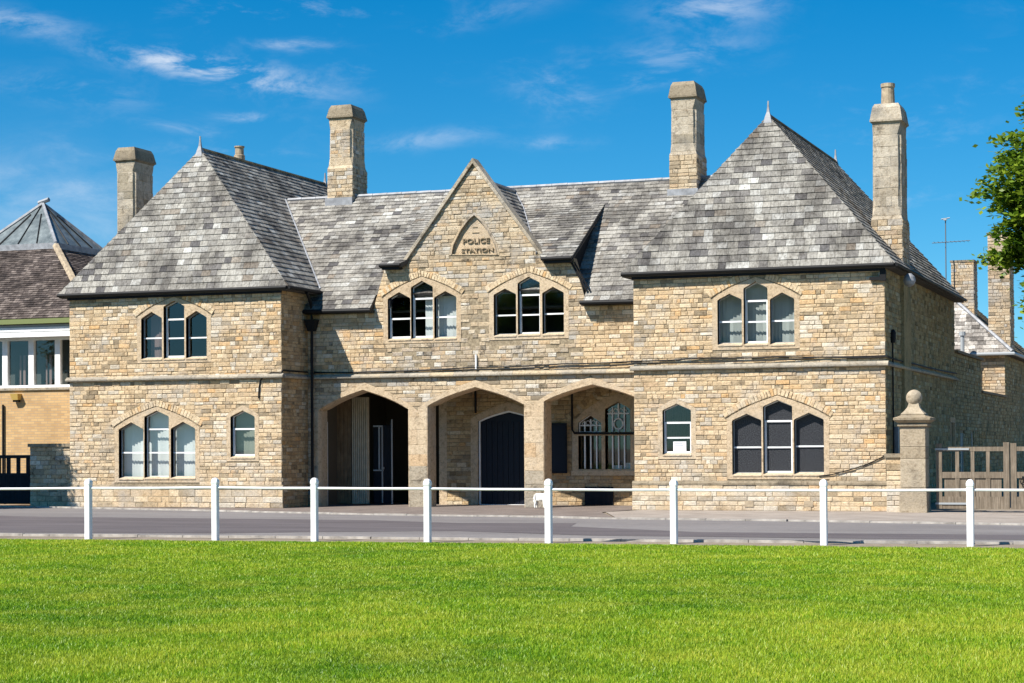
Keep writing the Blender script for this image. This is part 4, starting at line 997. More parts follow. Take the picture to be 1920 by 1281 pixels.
# ---- pipes, cables, fittings on the walls
def pipe(name, pts, r, parent, m_='black_iron'):
    mb = MB(); mb.tube(pts, r, 8); return mb.build(name, m_, parent)
dx = xb+.22
dp = pipe('downpipe', [(xb+.30, .9, 5.72), (dx, 1.32, 5.45), (dx, 1.36, 5.0), (dx, 1.36, 0.02)], .04, PS)
mb = MB(); mb.frustum((dx-.09, dx+.09, 1.27, 1.45, 4.72), (dx-.16, dx+.16, 1.2, 1.5, 5.02)); mb.build('hopper', 'black_iron', dp)
def cable(pts, r=.013, sag=.02, parent=PS):
    out = []
    for p, q in zip(pts[:-1], pts[1:]):
        p, q = Vector(p), Vector(q)
        for i in range(8):
            f = i/8; v_ = p+(q-p)*f; v_.z -= sag*4*f*(1-f); out.append(v_)
    out.append(Vector(pts[-1])); mb = MB(); mb.tube(out, r, 5); return mb.build('cable', 'black_iron', parent)
cy = YC-.05
cable([(dx, cy, 3.62), (-14, cy, 3.60), (-11, cy, 3.66), (-8.5, cy, 3.70), (xa-.1, cy, 3.74), (xa-.05, -.05, 3.66), (-4.5, -.05, 3.70), (-2.5, -.05, 3.69), (.04, -.05, 3.66)], .018)
cable([(dx, cy-.01, 3.60), (-12, cy-.01, 3.61), (-9, cy-.01, 3.62), (xa-.1, cy-.01, 3.66), (xa-.05, -.06, 3.62), (-3.5, -.06, 3.60), (-1.5, -.06, 3.66), (.04, -.06, 3.63)], .014)
cable([(.045, .0, 3.64), (.05, 4, 3.62), (.05, 12, 3.64)], .02)
c1 = [WX(x, y, -.03) for x, y in ((528, 700), (512, 699), (498, 703), (489, 712), (486, 725), (485, 747))]
cable([(xb+.04, YC-.1, 3.62), (xb+.04, -.02, 3.62)]+[(x, -.03, z_) for x, z_ in c1], .022, 0)
cable([(x, -.035, z_) for x, z_ in [WX(px, py, -.035) for px, py in ((1664, 852), (1645, 862), (1620, 873), (1590, 882), (1560, 890), (1535, 893))]], .014, 0)
pipe('cable', [(0.05, .75, 4.15), (0.05, .75, .4)], .02, PS)
mb = MB(); mb.lathe((.06, .75, 4.0), ((.05, 0), (.07, .1), (.07, .25), (.03, .32)), 10); mb.build('junction_box', 'black_iron', PS)
X0, Z0 = WX(893, 692, YC-.03); X1, Z1 = WX(893, 665, YC-.03); pipe('overflow_pipe', [(X0, YC-.04, Z0), (X0, YC-.04, Z1)], .028, PS, 'white_paint')
# floodlight bracket near the right eaves and white float on the side
mb = MB(); mb.box(-.10, .04, -.10, -.01, 5.42, 5.68); mb.box(-.34, -.08, -.09, -.03, 5.44, 5.52); mb.build('bracket_lamp', 'black_iron', PS)
mb = MB(); mb.lathe((.42, 1.0, 5.34), ((.03, 0), (.11, .05), (.15, .14), (.13, .24), (.05, .32)), 14); mb.build('hopper_cover', 'lead', PS)
# side window and blue downpipe
mb = MB(); slab(mb, rightside(0), rect(10.8, 11.85, .1, 2.35), [rect(10.95, 11.7, .22, 2.2)], -.2, .03); sd_w = mb.build('window', 'ashlar', PS)
mb = MB(); mb.add([(-.12, 10.9, .2), (-.12, 11.75, .2), (-.12, 11.75, 2.25), (-.12, 10.9, 2.25)], [(0, 1, 2, 3)]); mb.build('pane', 'glass', sd_w)
mb = MB(); mb.box(-.1, -.06, 10.9, 11.0, .2, 2.25); mb.box(-.1, -.06, 10.95, 11.7, 1.1, 1.16); mb.build('casement', 'grey_metal', sd_w)
mb = MB(); mb.box(.02, .13, .95, 1.12, .1, 2.0); mb.build('meter_duct', 'lead', PS)

flush(STONES, 300, lambda mb, rec: stone(mb, rec[1], rec[2], **rec[5]), 'stone', 'stonework')
flush(SLATES, 300, slate, 'slate', 'slating')
STONES.clear(); SLATES.clear()
# ================================================================== NEIGHBOUR, LEFT
NY = 2.5
NB = thing('brick_building', 'yellow brick building with dark tiled hipped roof and glass pyramid rooflight', 'building', (-26, NY, 0))
def bpart(name, m_, fn, parent=None):
    mb = MB(); fn(mb); o = mb.build(name, m_)
    keep(o, NB); return o
zwb, zwt = WX(60, 726, NY)[1], WX(60, 632, NY)[1]; zev = WX(60, 600, NY)[1]
XL = -34.0; XR = -22.3
bpart('wall', 'yellow_brick', lambda mb: (mb.box(XL, XR, NY, NY+8, -.05, zwb-.06), mb.box(XL, XR, NY+.5, NY+8, zwb-.06, zev)))
bpart('sill', 'chimney_stone', lambda mb: mb.box(XL, XR, NY-.05, NY+.5, zwb-.09, zwb-.02))
bpart('fascia', 'white_paint', lambda mb: (mb.box(XL, XR, NY-.32, NY-.29, zwt-.02, zwt+.12), mb.box(XL, XR, NY-.30, NY-.28, zwt+.14, zwt+.26)))
bpart('soffit', 'grey_metal', lambda mb: mb.box(XL, XR, NY-.28, NY+.5, zwt+.02, zwt+.34))
bpart('gutter', 'moss_gutter', lambda mb: mb.box(XL, XR, NY-.42, NY-.28, zev-.14, zev+.0))
# window band: posts, frames and panes
xs = [WX(x, 680, NY+.05)[0] for x in (8, 57, 110)]; stp = xs[1]-xs[0]
for k in range(-4, 3):
    x0 = xs[0]+k*stp
    mb = MB(); slab(mb, front(NY+.10), rect(x0, x0+stp, zwb-.02, zwt), [rect(x0+.11, x0+stp-.07, zwb+.06, zwt-.10)], -.07, .05)
    wf_ = mb.build('window', 'white_paint'); keep(wf_, NB)
    mb = MB(); mb.add([(x0+.05, NY+.13, zwb), (x0+stp-.05, NY+.13, zwb), (x0+stp-.05, NY+.13, zwt-.05), (x0+.05, NY+.13, zwt-.05)], [(0, 1, 2, 3)]); p = mb.build('pane', 'glass', wf_)
    mb = MB(); mb.box(x0+.32, x0+.37, NY+.36, NY+.38, zwb, zwb+.95); mb.box(x0+.44, x0+.52, NY+.36, NY+.38, zwb, zwb+.95); mb.build('curtain', 'curtain_fabric', wf_)
bpart('room_lining', 'room', lambda mb: mb.box(XL, XR, NY+.44, NY+.48, zwb-.1, zwt+.1))
# tiled roof
ze = zev; ey = NY-.40; zt_ = 7.68; run = 4.7-ey
rz = lambda y: ze+(y-ey)*(zt_-ze)/run
Rr = bpart('roof', 'roof_deck', lambda mb: mb.box(XL, XR, ey+.1, NY+8, ze-.1, ze-.02))
A = Vector((XL, ey, ze)); B = Vector((-22.9, ey, ze)); C_ = Vector((-25.79, 4.7, zt_)); D = Vector((XL, 4.7, zt_))
LST = []
slating(Rr, Plane3(A, (1, 0, 0), D-A), [A, B, C_, D], 'brown_tile', .105, .16, .18, .034, lst=LST)
E2 = Vector((-22.9, 11, ze)); F2 = Vector((-25.79, 8.2, zt_))
slating(Rr, Plane3(B, (0, 1, 0), C_-B), [B, E2, F2, C_], 'brown_tile', .105, .16, .18, .034, lst=LST)
grp = {}
vis = sorted(LST, key=lambda r: -r[0])
mbr = MB()
for rec in LST: slate(mbr, rec)
o = mbr.build('tiling', 'brown_tile', Rr); tag(o, kind='stuff')
mb = MB(); d = (C_-B); n_ = 14
for i in range(n_): mb.tube([B+d*(i/n_)+Vector((0, 0, .05)), B+d*((i+1)/n_-.004)+Vector((0, 0, .07))], .11, 6)
o = mb.build('hip_tiles', 'pot_clay', Rr)
# rooflight pyramid with lead hips
bx0, bx1, by0, by1 = -28.5, -25.79, 4.7, 7.4
def pk(mb): mb.box(bx0-.06, bx1+.06, by0-.06, by1+.06, zt_-.02, zt_+.16)
bpart('rooflight_kerb', 'lead', pk)
ap = Vector(((bx0+bx1)/2, (by0+by1)/2, 9.25)); cs = [Vector((bx0, by0, zt_+.16)), Vector((bx1, by0, zt_+.16)), Vector((bx1, by1, zt_+.16)), Vector((bx0, by1, zt_+.16))]
mb = MB()
for i in range(4): mb.add([cs[i], cs[(i+1) % 4], ap], [(0, 1, 2)])
pyr = mb.build('rooflight', 'lead_glazing'); keep(pyr, NB)
mb = MB()
for c_ in cs: mb.tube([c_, ap], .06, 5)
mb.build('hip_bar', 'lead', pyr)
mb = MB()
for i in range(4):
    for f in (.25, .5, .75):
        q = cs[i].lerp(cs[(i+1) % 4], f); tp = q.lerp(ap, .97-abs(f-.5)*1.0); mb.tube([q+Vector((0, 0, .02)), tp+Vector((0, 0, .02))], .022, 4)
mb.build('glazing_bar', 'black_iron', pyr)
mb = MB(); mb.tube([ap+Vector((-.15, 0, .02)), ap+Vector((.22, 0, .12))], .07, 6); mb.build('vent', 'lead', pyr)
x, z = WX(30, 745, NY-.1); LP = thing('wall_lamp', 'small yellow plastic bulkhead lamp on the yellow brick wall', 'lamp', (x, NY, z))
mb = MB(); mb.frustum((x-.10, x+.10, NY-.16, NY, z-.08), (x-.13, x+.13, NY-.22, NY, z+.1)); keep(mb.build('housing', 'lamp_plastic'), LP)
mb = MB(); mb.box(x-.09, x+.09, NY-.13, NY-.02, z-.14, z-.08); keep(mb.build('lens', 'black_iron'), LP)
mb = MB(); x5 = WX(6, 800, NY-.04)[0]; mb.tube([(x5, NY-.05, 2.9), (x5, NY-.05, 0)], .03, 6); keep(mb.build('downpipe', 'black_iron'), NB)

# boundary wall + dark gate at far left
def stone_thing(name, label, cat, x0, x1, y0, y1, zt, material='rubble_stone', cop=True, loc=None, hts=(.1, .16)):
    T = thing(name, label, cat, (x0, y0, 0))
    mb = MB(); mb.box(x0+.01, x1-.01, y0+.01, y1-.01, -.05, zt); keep(mb.build('core', 'mortar'), T)
    for q in lay([rect(x0, x1, 0, zt)], 0, zt, *hts, .2, .45): mb = MB(); stone(mb, front(y0), q); keep(mb.build('stone', material), T)
    for q in lay([rect(y0, y1, 0, zt)], 0, zt, *hts, .2, .45): mb = MB(); stone(mb, rightside(x1), q); keep(mb.build('stone', material), T)
    if cop:
        mb = MB(); mb.box(x0-.04, x1+.02, y0-.06, y1+.06, zt, zt+.09); keep(mb.build('coping', 'cap_stone'), T)
    return T
zt2 = WX(90, 838, .2)[1]
stone_thing('boundary_wall', 'low weathered stone wall joining the dark gate to the stone wing', 'wall', -23.68, xc-.06, .2, .55, zt2, 'gable_stone')
gx1, gzt = WX(57, 852, .45)
gzt -= .02
GT = thing('dark_gate', 'near-black timber gate with open top beside the yellow brick building', 'gate', (gx1, .45, 0))
zmid = WX(30, 890, .45)[1]
mb = MB(); mb.box(gx1-3.4, gx1, .42, .50, gzt-.09, gzt); keep(mb.build('top_rail', 'dark_timber'), GT)
for k in range(11):
    x = gx1-.08-k*.32; mb = MB(); mb.box(x-.05, x+.05, .43, .49, zmid, gzt-.09); keep(mb.build('baluster', 'dark_timber'), GT)
for k in range(14):
    x = gx1-k*.24; mb = MB(); mb.box(x-.235, x, .44, .48, .06, zmid+.02); keep(mb.build('board', 'dark_timber'), GT)
mb = MB(); mb.box(gx1-3.4, gx1, .415, .505, zmid-.04, zmid+.04); keep(mb.build('middle_rail', 'dark_timber'), GT)

# ================================================================== RIGHT: pier, gates, rear range
PX0, PX1, PY0, PY1 = .44, 1.02, -.74, -.16
GP = thing('gate_pier', 'square ashlar gate pier topped by a weathered stone ball finial', 'gate pier', ((PX0+PX1)/2, (PY0+PY1)/2, 0))
cx, cy_ = (PX0+PX1)/2, (PY0+PY1)/2
zc = WX(1718, 798, PY0)[1]; hts_ = [0, WX(1718, 915, PY0)[1], WX(1718, 860, PY0)[1], WX(1718, 838, PY0)[1], zc-.04]
for i in range(4):
    e = .03 if i == 0 else 0
    mb = MB(); mb.frustum((PX0-e, PX1+e, PY0-e, PY1+e, hts_[i]+.003), (PX0-e*.6, PX1+e*.6, PY0-e*.6, PY1+e*.6, hts_[i+1]-.003), (uni(.3, .9), 0, 0)); o = mb.build('block', 'pier_stone'); keep(o, GP)
    md = o.modifiers.new('bevel', 'BEVEL'); md.width = .012; md.segments = 2
hw = (PX1-PX0)/2
mb = MB(); mb.lathe((cx, cy_, zc-.04), ((hw, 0), (hw+.05, .03), (hw+.05, .07), (hw+.02, .09), (hw+.10, .14), (hw+.13, .17), (hw+.13, .22), (hw+.04, .25), (hw-.02, .28), (hw-.02, .31)), square=True); keep(mb.build('cornice', 'pier_stone'), GP)
zn = zc+.27
mb = MB(); mb.lathe((cx, cy_, zn), ((.27, 0), (.20, .07), (.14, .15), (.115, .23), (.105, .30), (.125, .31), (.125, .34)), square=True); keep(mb.build('neck', 'pier_stone'), GP)
bz = WX(1719, 746, cy_)[1]
mb = MB(); R_ = .185
mb.lathe((cx, cy_, bz), [(max(.004, R_*math.sin(th)), -R_*1.02*math.cos(th)) for th in np.linspace(0.02, math.pi-.02, 14)], 22); keep(mb.build('ball', 'pier_stone', None, True), GP)
stone_thing('stub_wall', 'short stone stub wall between the wing corner and the ball-topped pier', 'wall', .09, PX0-.01, -.55, -.2, WX(1680, 858, -.55)[1], 'rubble_stone', True)
def gate(x0, x1, label, knob):
    Y = -.30; zt = WX(1820, 838, Y)[1]; zmid = WX(1820, 890, Y)[1]; zb = .09
    T = thing('wooden_gate', label, 'gate', (x0, Y, 0), 'oak gate leaves beside the pier')
    def p(name, a, b_, c_, d_, y0=-.04, y1=.04, m_='weathered_oak'):
        mb = MB(); mb.box(a, b_, Y+y0, Y+y1, c_, d_); o = mb.build(name, m_); keep(o, T); return o
    p('stile', x0, x0+.13, zb, zt+.08, -.05, .05); p('stile', x1-.13, x1, zb, zt+.10, -.05, .05)
    p('top_rail', x0+.13, x1-.13, zt-.10, zt); p('middle_rail', x0+.13, x1-.13, zmid-.08, zmid+.06); p('bottom_rail', x0+.13, x1-.13, zb, zb+.28)
    n_ = 4; w_ = (x1-x0-.26)/n_
    for i in range(1, n_): p('muntin', x0+.13+w_*i-.04, x0+.13+w_*i+.04, zmid+.06, zt-.10, -.035, .035); p('muntin', x0+.13+w_*i-.05, x0+.13+w_*i+.05, zb+.28, zmid-.08, -.035, .035)
    for i in range(n_): p('panel', x0+.13+w_*i+.05, x0+.13+w_*(i+1)-.05, zb+.28, zmid-.08, -.012, .012)
    if knob:
        mb = MB(); c0 = Vector((x0+.28, Y-.06, zmid-.16)); mb.tube([c0+Vector((math.cos(t_)*.06, 0, math.sin(t_)*.07)) for t_ in np.linspace(0, 2*math.pi, 14)], .014, 5); mb.box(c0.x-.03, c0.x+.03, Y-.05, Y-.03, c0.z+.05, c0.z+.12); keep(mb.build('ring_handle', 'black_iron'), T)
    else:
        for zz in (zt-.05, zb+.12): p('hinge_strap', x0-.02, x0+.75, zz-.022, zz+.022, -.062, -.04, 'grey_metal')
    return T
gxa = WX(1756, 900, -.3)[0]; gxb = WX(1893, 900, -.3)[0]
gate(gxa, gxb, 'weathered oak gate leaf with iron hinge straps next to the ball-topped pier', False)
gate(gxb+.03, gxb+1.75, 'weathered oak gate leaf with black iron ring handle', True)

# rear buildings beyond the gate
RB = thing('rear_house', 'stone house behind the yard with hipped stone-slate roof and tall chimneys', 'building', (-3, 25, 0))
def rp(name, m_, fn):
    mb = MB(); fn(mb); o = mb.build(name, m_); keep(o, RB); return o
def stone_panel(name, pan, poly, holes, material, par, z0, z1, h=(.10, .13)):
    mb = MB()
    for q in lay([poly]+holes, z0, z1, h[0], h[1], .2, .45): stone(mb, pan, q, gap=.007)
    o = mb.build(name, material); keep(o, par); tag(o, kind='stuff'); return o
zlk = 4.25; zlow = 3.22; zrg = 4.80
rp('link_wall', 'mortar', lambda mb: (mb.box(-3, -.02, 12.02, 18.2, 0, zlk), mb.box(-.4, -.02, 18.2, 25.2, 0, zlow)))
stone_panel('stonework', rightside(0), rect(12.02, 18.2, 0, zlk), [rect(13.0, 13.9, 0, 1.9), rect(15.6, 16.2, .6, 1.9)], 'shaded_stone', RB, .0, zlk)
stone_panel('stonework', rightside(0), rect(18.2, 25.2, 0, zlow), [], 'shaded_stone', RB, .0, zlow)
stone_panel('stonework', front(12.03), rect(-3, 0, 0, zlk), [], 'shaded_stone', RB, 3.9, zlk)
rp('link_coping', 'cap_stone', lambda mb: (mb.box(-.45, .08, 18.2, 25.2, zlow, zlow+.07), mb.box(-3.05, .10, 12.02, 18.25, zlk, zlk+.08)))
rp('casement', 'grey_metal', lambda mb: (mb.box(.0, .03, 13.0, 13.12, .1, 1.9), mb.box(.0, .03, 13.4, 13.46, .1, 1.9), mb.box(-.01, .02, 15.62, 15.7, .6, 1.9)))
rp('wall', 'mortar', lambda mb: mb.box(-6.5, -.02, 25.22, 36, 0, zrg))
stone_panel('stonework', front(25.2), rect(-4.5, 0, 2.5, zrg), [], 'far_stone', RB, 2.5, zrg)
stone_panel('stonework', rightside(0), rect(25.2, 36, 0, zrg), [], 'shaded_stone', RB, 0, zrg, (.10, .14))
A = Vector((-6.7, 24.95, zrg)); B = Vector((.28, 24.95, zrg)); C_ = Vector((.28, 36.3, zrg)); D = Vector((-6.7, 36.3, zrg)); R1 = Vector((-3.2, 27.0, 8.0)); R2 = Vector((-3.2, 34, 8.0))
RF = rp('roof', 'roof_deck', lambda mb: mb.box(-6.7, .28, 24.95, 36.3, zrg-.08, zrg-.01))
L1 = []; L2 = []
slating(RF, Plane3(A, (1, 0, 0), R1-A), [A, B, R1], 'stone_slate', .17, .18, .32, lst=L1)
slating(RF, Plane3(B, (0, 1, 0), R1-B), [B, C_, R2, R1], 'moss_slate', .20, .2, .34, lst=L2)
for l_, m_ in ((L1, 'stone_slate'), (L2, 'moss_slate')):
    mb = MB()
    for rec in l_: slate(mb, rec)
    tag(mb.build('slating', m_, RF), kind='stuff')
mb = MB(); mb.tube([B+Vector((0, 0, .05)), R1+Vector((0, 0, .05))], .07, 6); mb.build('hip_lead', 'lead', RF)
mb = MB(); mb.tube([A+Vector((0, -.05, -.03)), B+Vector((.05, -.05, -.03)), C_+Vector((.05, 0, -.03))], .06, 6); mb.build('gutter', 'grey_metal', RF)
def far_chimney(x0, x1, y0, y1, z0, z1):
    def fn(mb): mb.box(x0+.01, x1-.01, y0+.01, y1-.01, z0, z1)
    c = rp('chimney', 'mortar', fn)
    mb = MB()
    for q in lay([rect(x0, x1, z0, z1)], z0, z1, .10, .14, .15, .34): stone(mb, front(y0), q)
    for q in lay([rect(y0, y1, z0, z1)], z0, z1, .10, .14, .15, .34): stone(mb, rightside(x1), q)
    o = mb.build('stonework', 'gable_stone'); keep(o, RB); tag(o, kind='stuff')
    mb = MB(); mb.box(x0-.03, x1+.03, y0-.03, y1+.03, z1, z1+.08); keep(mb.build('chimney_cap', 'cap_stone'), RB)
a0, a1 = WX(1852, 500, 25.4)[0], WX(1893, 500, 25.4)[0]; zt = WX(1870, 440, 25.4)[1]
far_chimney(a0, a1, 25.4, 26.7, 4.9, zt)
b0, b1 = WX(1783, 520, 28.0)[0], WX(1826, 520, 28.0)[0]; zt = WX(1800, 492, 28.0)[1]
far_chimney(b0, b1, 28.0, 29.0, 5.0, zt)
vx, vz = WX(1803, 628, 24.2); rp('vent_pipe', 'grey_metal', lambda mb: (mb.tube([(vx, 24.4, vz-.8), (vx, 24.4, vz)], .07, 8), mb.tube([(vx, 24.4, vz-.02), (vx, 24.4, vz+.12)], .11, 8)))
# tv aerial on a pole behind the roof
tx, tz0 = WX(1774, 540, 27.6); tzt = WX(1774, 412, 27.6)[1]
TV = thing('tv_aerial', 'thin television aerial on a tall pole by the short rear chimney', 'aerial', (tx, 27.6, tz0))
mb = MB(); mb.tube([(tx, 27.6, tz0-1.6), (tx, 27.6, tzt)], .022, 6); keep(mb.build('mast', 'dark_metal'), TV)
mb = MB(); zb_ = WX(1774, 456, 27.6)[1]; mb.tube([(tx-.5, 27.6, zb_+.02), (tx+.9, 27.5, zb_+.05)], .014, 5)
for k in range(9): xx = tx-.4+k*.15; mb.tube([(xx, 27.3, zb_+.04), (xx, 27.9, zb_+.04)], .008, 4)
keep(mb.build('boom', 'dark_metal'), TV)
mb = MB(); mb.box(tx-.06, tx+.05, 27.5, 27.6, tzt-.03, tzt+.05); mb.tube([(tx-.16, 27.6, tzt+.02), (tx+.16, 27.6, tzt+.06)], .02, 5); keep(mb.build('head', 'grey_metal'), TV)

# ================================================================== FENCE
FN = thing('post_and_rail_fence', 'white painted posts with a single thin rail along the lawn edge', 'fence', (-3, -15.7, 0))
posts = [(-72, 1008.5, 899), (166, 1010, 898), (404, 1012, 896), (590, 1014, 896), (802, 1016, 898), (1029, 1017, 898), (1264, 1018, 899), (1545, 1021, 899), (1820, 1023, 899), (2090, 1025, 899)]
tops = []
for px_, yb_, yt_ in posts:
    gx, gy = G(px_, yb_); h = WX(px_, yt_, gy)[1]; a = math.radians(uni(-3, 3)); w_ = .053
    mb = MB(); P8 = []
    ring = lambda hw_, z_: [(gx+hw_*(sx*math.cos(a)-sy*math.sin(a)), gy+hw_*(sx*math.sin(a)+sy*math.cos(a)), z_) for sx, sy in ((-1, -.82), (-.82, -1), (.82, -1), (1, -.82), (1, .82), (.82, 1), (-.82, 1), (-1, .82))]
    lv = [(w_, -.1), (w_, h-.11), (w_*1.12, h-.10), (w_*1.12, h-.065), (w_*.92, h-.03), (w_*.55, h-.006), (w_*.2, h)]
    vs = []
    for hw_, z_ in lv: vs += ring(hw_, z_)
    mb.add(vs, [(i*8+j, i*8+(j+1) % 8, i*8+8+(j+1) % 8, i*8+8+j) for i in range(len(lv)-1) for j in range(8)]+[tuple(range(len(vs)-8, len(vs)))])
    o = mb.build('post', 'white_paint'); keep(o, FN); tops.append((gx, gy))
rails = [917, 915.5, 914.5, 915.5, 916.5, 918, 919, 919.5, 919, 919]
for i in range(len(tops)-1):
    (x0, y0), (x1, y1) = tops[i], tops[i+1]
    z0 = WX(posts[i][0], rails[i], y0)[1]; z1 = WX(posts[i+1][0], rails[i+1], y1)[1]
    mb = MB(); mb.tube([(x0+.05, y0, z0), ((x0+x1)/2, (y0+y1)/2, (z0+z1)/2-.004), (x1-.05, y1, z1)], .021, 8); keep(mb.build('rail', 'white_paint'), FN)

# ================================================================== DOG
def skin_mesh(name, verts, edges, radii, material, root=0, sub=2):
    me = bpy.data.meshes.new(name); me.from_pydata(verts, edges, []); o = bpy.data.objects.new(name, me); COL.objects.link(o)
    md = o.modifiers.new('skin', 'SKIN'); md.use_smooth_shade = True
    sv = me.skin_vertices[0].data if me.skin_vertices else None
    if sv is None:
        bm_ = bmesh.new(); bm_.from_mesh(me); bm_.verts.layers.skin.verify(); bm_.to_mesh(me); bm_.free(); sv = me.skin_vertices[0].data
    for i, r in enumerate(radii): sv[i].radius = (r, r); sv[i].use_root = (i == root)
    s_ = o.modifiers.new('sub', 'SUBSURF'); s_.levels = sub; s_.render_levels = sub
    dg = bpy.context.evaluated_depsgraph_get(); m2 = bpy.data.meshes.new_from_object(o.evaluated_get(dg)); bpy.data.objects.remove(o)
    m2.materials.clear(); m2.materials.append(MATS[material]); ob = bpy.data.objects.new(name, m2); COL.objects.link(ob)
    m2.polygons.foreach_set('use_smooth', [True]*len(m2.polygons)); return ob
dgx, dgy = WX(1003, 950, 1.0)[0], 1.0
V = [(.06, 0, .27), (.20, 0, .265), (.36, 0, .275), (.46, 0, .31), (.54, 0, .34), (.62, 0, .325),   # spine, neck, head, muzzle
     (.03, .06, .20), (.06, .065, .12), (.03, .065, .075), (.04, .065, .012), (.07, .065, .008),
     (.03, -.06, .20), (.06, -.065, .12), (.03, -.065, .075), (.04, -.065, .012), (.07, -.065, .008),
     (.38, .06, .20), (.375, .065, .11), (.385, .065, .012), (.415, .065, .008),
     (.38, -.06, .20), (.375, -.065, .11), (.385, -.065, .012), (.415, -.065, .008),
     (.0, 0, .30), (-.02, 0, .34), (.52, .05, .40), (.52, -.05, .40)]
Ed = [(0, 1), (1, 2), (2, 3), (3, 4), (4, 5), (0, 6), (6, 7), (7, 8), (8, 9), (9, 10), (0, 11), (11, 12), (12, 13), (13, 14), (14, 15), (2, 16), (16, 17), (17, 18), (18, 19), (2, 20), (20, 21), (21, 22), (22, 23), (0, 24), (24, 25), (4, 26), (4, 27)]
Rd = [.085, .088, .098, .075, .068, .038, .055, .036, .026, .024, .018, .055, .036, .026, .024, .018, .045, .032, .025, .018, .045, .032, .025, .018, .03, .016, .014, .014]
dg_ = skin_mesh('dog', [(dgx+v[0]*.72, dgy+v[1], v[2]+.012) for v in V], Ed, [r*1.12 for r in Rd], 'dog_coat', 1)
tag(dg_, 'small white dog standing behind a fence post before the arch pier', 'dog')
for nm, co, r in (('nose', (.655, 0, .325), .016), ('eye', (.585, .045, .36), .010), ('eye', (.585, -.045, .36), .010)):
    mb = MB(); mb.lathe((dgx+co[0]*.72+.005, dgy+co[1]*1.15, co[2]+.012), [(max(.001, r*math.sin(t_)), -r*math.cos(t_)) for t_ in np.linspace(.05, 3.09, 7)], 8); mb.build(nm, 'black_iron', dg_, True)

# ================================================================== TREE (right edge)
TY = 9.0
tcx_, tcz_ = WX(2046, 330, TY)
TR = thing('lime_tree', 'leafy green tree with spreading branches beside the rear chimneys', 'tree', (tcx_+.6, TY, 0))
mb = MB(); tb_ = Vector((tcx_+.6, TY, 0)); limbs = []
mb.tube([tb_, tb_+Vector((.05, .05, 2.0)), tb_+Vector((-.05, .1, 4.2)), tb_+Vector((-.15, .1, 7.4)), tb_+Vector((-.1, 0, 11.2))], [.30, .24, .19, .13, .04], 9)
for k in range(34):
    zz = uni(4.6, 10.6); th = uni(0, 2*math.pi); rr_ = (2.9*math.sqrt(max(.05, 1-((zz-8.2)/3.7)**2)))*uni(.6, .95); s0 = tb_+Vector((-.1, .05, zz))
    e_ = s0+Vector((math.cos(th)*rr_, math.sin(th)*rr_, uni(.1, .7))); m_ = s0.lerp(e_, .5)+Vector((0, 0, .18)); mb.tube([s0, m_, e_], [.06, .04, .012], 5); limbs.append((s0, m_, e_))
keep(mb.build('trunk', 'bark'), TR)
# crown: many leaf-sized faces in clumps along the limbs, layered in tiers
C0 = np.array([tb_.x-.1, TY, 8.2]); pos = []; 
for k in range(1500):
    while True:
        d = RNG.normal(size=3); d /= np.linalg.norm(d); rr_ = RNG.uniform(.45, 1.0)**.5
        lump = 1+.16*math.sin(3.1*d[0]*4+1.3)+.13*math.sin(5*d[2]*3+.7+d[1]*4)
        p = C0+d*rr_*lump*np.array([2.75, 2.75, 3.5])
        if p[2] > 4.9: break
    pos.append(p)
pos = np.array(pos); nper = 46
c_ = np.repeat(pos, nper, 0); off = RNG.normal(size=c_.shape)*np.array([.24, .24, .085]); c_ = c_+off; c_[:, 2] -= (off[:, 0]**2+off[:, 1]**2)*.5
n_ = len(c_); s_ = RNG.uniform(.07, .13, n_)
u_ = RNG.normal(size=(n_, 3)); u_[:, 2] *= .35; u_ /= np.linalg.norm(u_, axis=1)[:, None]; w_ = np.cross(u_, RNG.normal(size=(n_, 3))*np.array([.5, .5, 1])+np.array([0, 0, 1.2])); w_ /= np.linalg.norm(w_, axis=1)[:, None]
q = np.stack([c_-u_*s_[:, None], c_+w_*s_[:, None]*.62, c_+u_*s_[:, None], c_-w_*s_[:, None]*.62], 1).reshape(-1, 3)
def quick_mesh(name, verts, nper_, tints, material):
    me = bpy.data.meshes.new(name); nv = len(verts); nf = nv//nper_
    me.vertices.add(nv); me.vertices.foreach_set('co', verts.astype(np.float32).ravel()); me.loops.add(nv); me.loops.foreach_set('vertex_index', np.arange(nv, dtype=np.int32))
    me.polygons.add(nf); me.polygons.foreach_set('loop_start', np.arange(nf, dtype=np.int32)*nper_); me.update(calc_edges=True)
    a = me.attributes.new('tint', 'FLOAT_COLOR', 'POINT'); tt = np.ones((nv, 4), np.float32); tt[:, :3] = np.repeat(tints, nper_)[:, None]; a.data.foreach_set('color', tt.ravel())
    me.materials.append(MATS[material]); o = bpy.data.objects.new(name, me); COL.objects.link(o); return o
ct = np.repeat(RNG.uniform(.1, .9, len(pos)), nper); keep(quick_mesh('crown', q, 4, np.clip(ct+RNG.normal(size=n_)*.18, 0, 1), 'tree_leaf'), TR)

# young street tree just past the left edge; its shade falls on the dark gate
e = bpy.data.objects.new('young_tree', None); COL.objects.link(e); e.location = (-26.6, -3.6, 0); e.rotation_euler = (0, 0, 1.1); e.scale = (.62, .62, .62)
tag(e, 'young leafy tree by the road in front of the yellow brick building', 'tree')
for ch in TR.children:
    c = ch.copy(); COL.objects.link(c); c.parent = e; c.matrix_parent_inverse = ch.matrix_parent_inverse.copy()
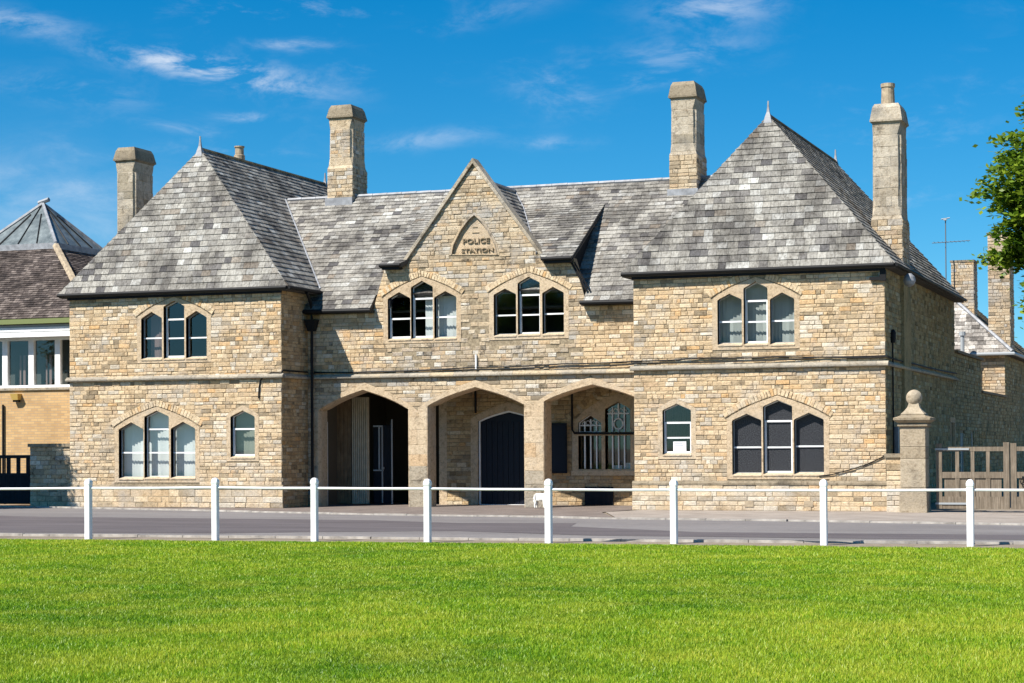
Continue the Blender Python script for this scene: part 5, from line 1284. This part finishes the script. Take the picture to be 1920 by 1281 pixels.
# trees on the far side of the green, mirrored in the window panes
for k in range(11):
    e = bpy.data.objects.new('lime_tree', None); COL.objects.link(e); e.location = (-62+k*13.0+uni(-3, 3), -108+uni(-6, 6), 0); e.rotation_euler = (0, 0, uni(0, 6.2)); sc_ = uni(1.25, 1.75); e.scale = (sc_*1.5, sc_*1.5, sc_*.95)
    tag(e, 'broad leafy tree on the far side of the green, opposite the police station', 'tree', 'trees across the green')
    for ch in TR.children:
        c = ch.copy(); COL.objects.link(c); c.parent = e; c.matrix_parent_inverse = ch.matrix_parent_inverse.copy()

# ================================================================== GRASS
nB = 1150000
d_ = (11.5**.35 + RNG.uniform(0, 1, nB)*(36.5**.35-11.5**.35))**(1/.35)     # distance from the photo viewpoint's side of the green
lat = RNG.uniform(-.32, .32, nB)
hx, hy = -math.sin(YAW), math.cos(YAW)
gx_ = CAM[0]+hx*d_+math.cos(YAW)*lat*d_; gy_ = CAM[1]+hy*d_+math.sin(YAW)*lat*d_
edge = np.interp(gx_, [p[0] for p in LAWN_E], [p[1] for p in LAWN_E])+.05*np.sin(gx_*5)+.04*np.sin(gx_*13+1)
k_ = gy_ < edge-.02; gx_, gy_, d_ = gx_[k_], gy_[k_], d_[k_]; n_ = len(gx_)
def vnoise(x, y, f, seed):
    r = np.random.default_rng(seed); T = r.uniform(-1, 1, (256, 256)); X, Y_ = x*f+400, y*f+400; i, j = np.floor(X).astype(int), np.floor(Y_).astype(int); a, b = X-i, Y_-j; a = a*a*(3-2*a); b = b*b*(3-2*b)
    g = lambda p, q: T[p % 256, q % 256]
    return (g(i, j)*(1-a)+g(i+1, j)*a)*(1-b)+(g(i, j+1)*(1-a)+g(i+1, j+1)*a)*b
patchy = vnoise(gx_, gy_, .45, 1)+.7*vnoise(gx_, gy_, 1.3, 2)+.5*vnoise(gx_, gy_, 4, 3)
hgt = RNG.uniform(.018, .045, n_)*(1+.18*patchy)*(.75+.25*np.clip((edge[k_]-gy_)/.6, 0, 1)); wd = RNG.uniform(.0035, .0065, n_)*(1+.9*(d_-12)/22)
th = RNG.uniform(0, 2*math.pi, n_); ln = RNG.normal(size=(n_, 2))*.016
z0 = np.full(n_, .001)
v0 = np.stack([gx_-np.cos(th)*wd, gy_-np.sin(th)*wd, z0], 1); v1 = np.stack([gx_+np.cos(th)*wd, gy_+np.sin(th)*wd, z0], 1); v2 = np.stack([gx_+ln[:, 0], gy_+ln[:, 1], hgt], 1)
gr = quick_mesh('grass', np.stack([v0, v1, v2], 1).reshape(-1, 3), 3, np.clip(RNG.beta(2, 2.4, n_)+.22*patchy, 0, 1), 'grass_blade')
tag(gr, 'short mown bright green grass of the village green', 'grass', kind='stuff')
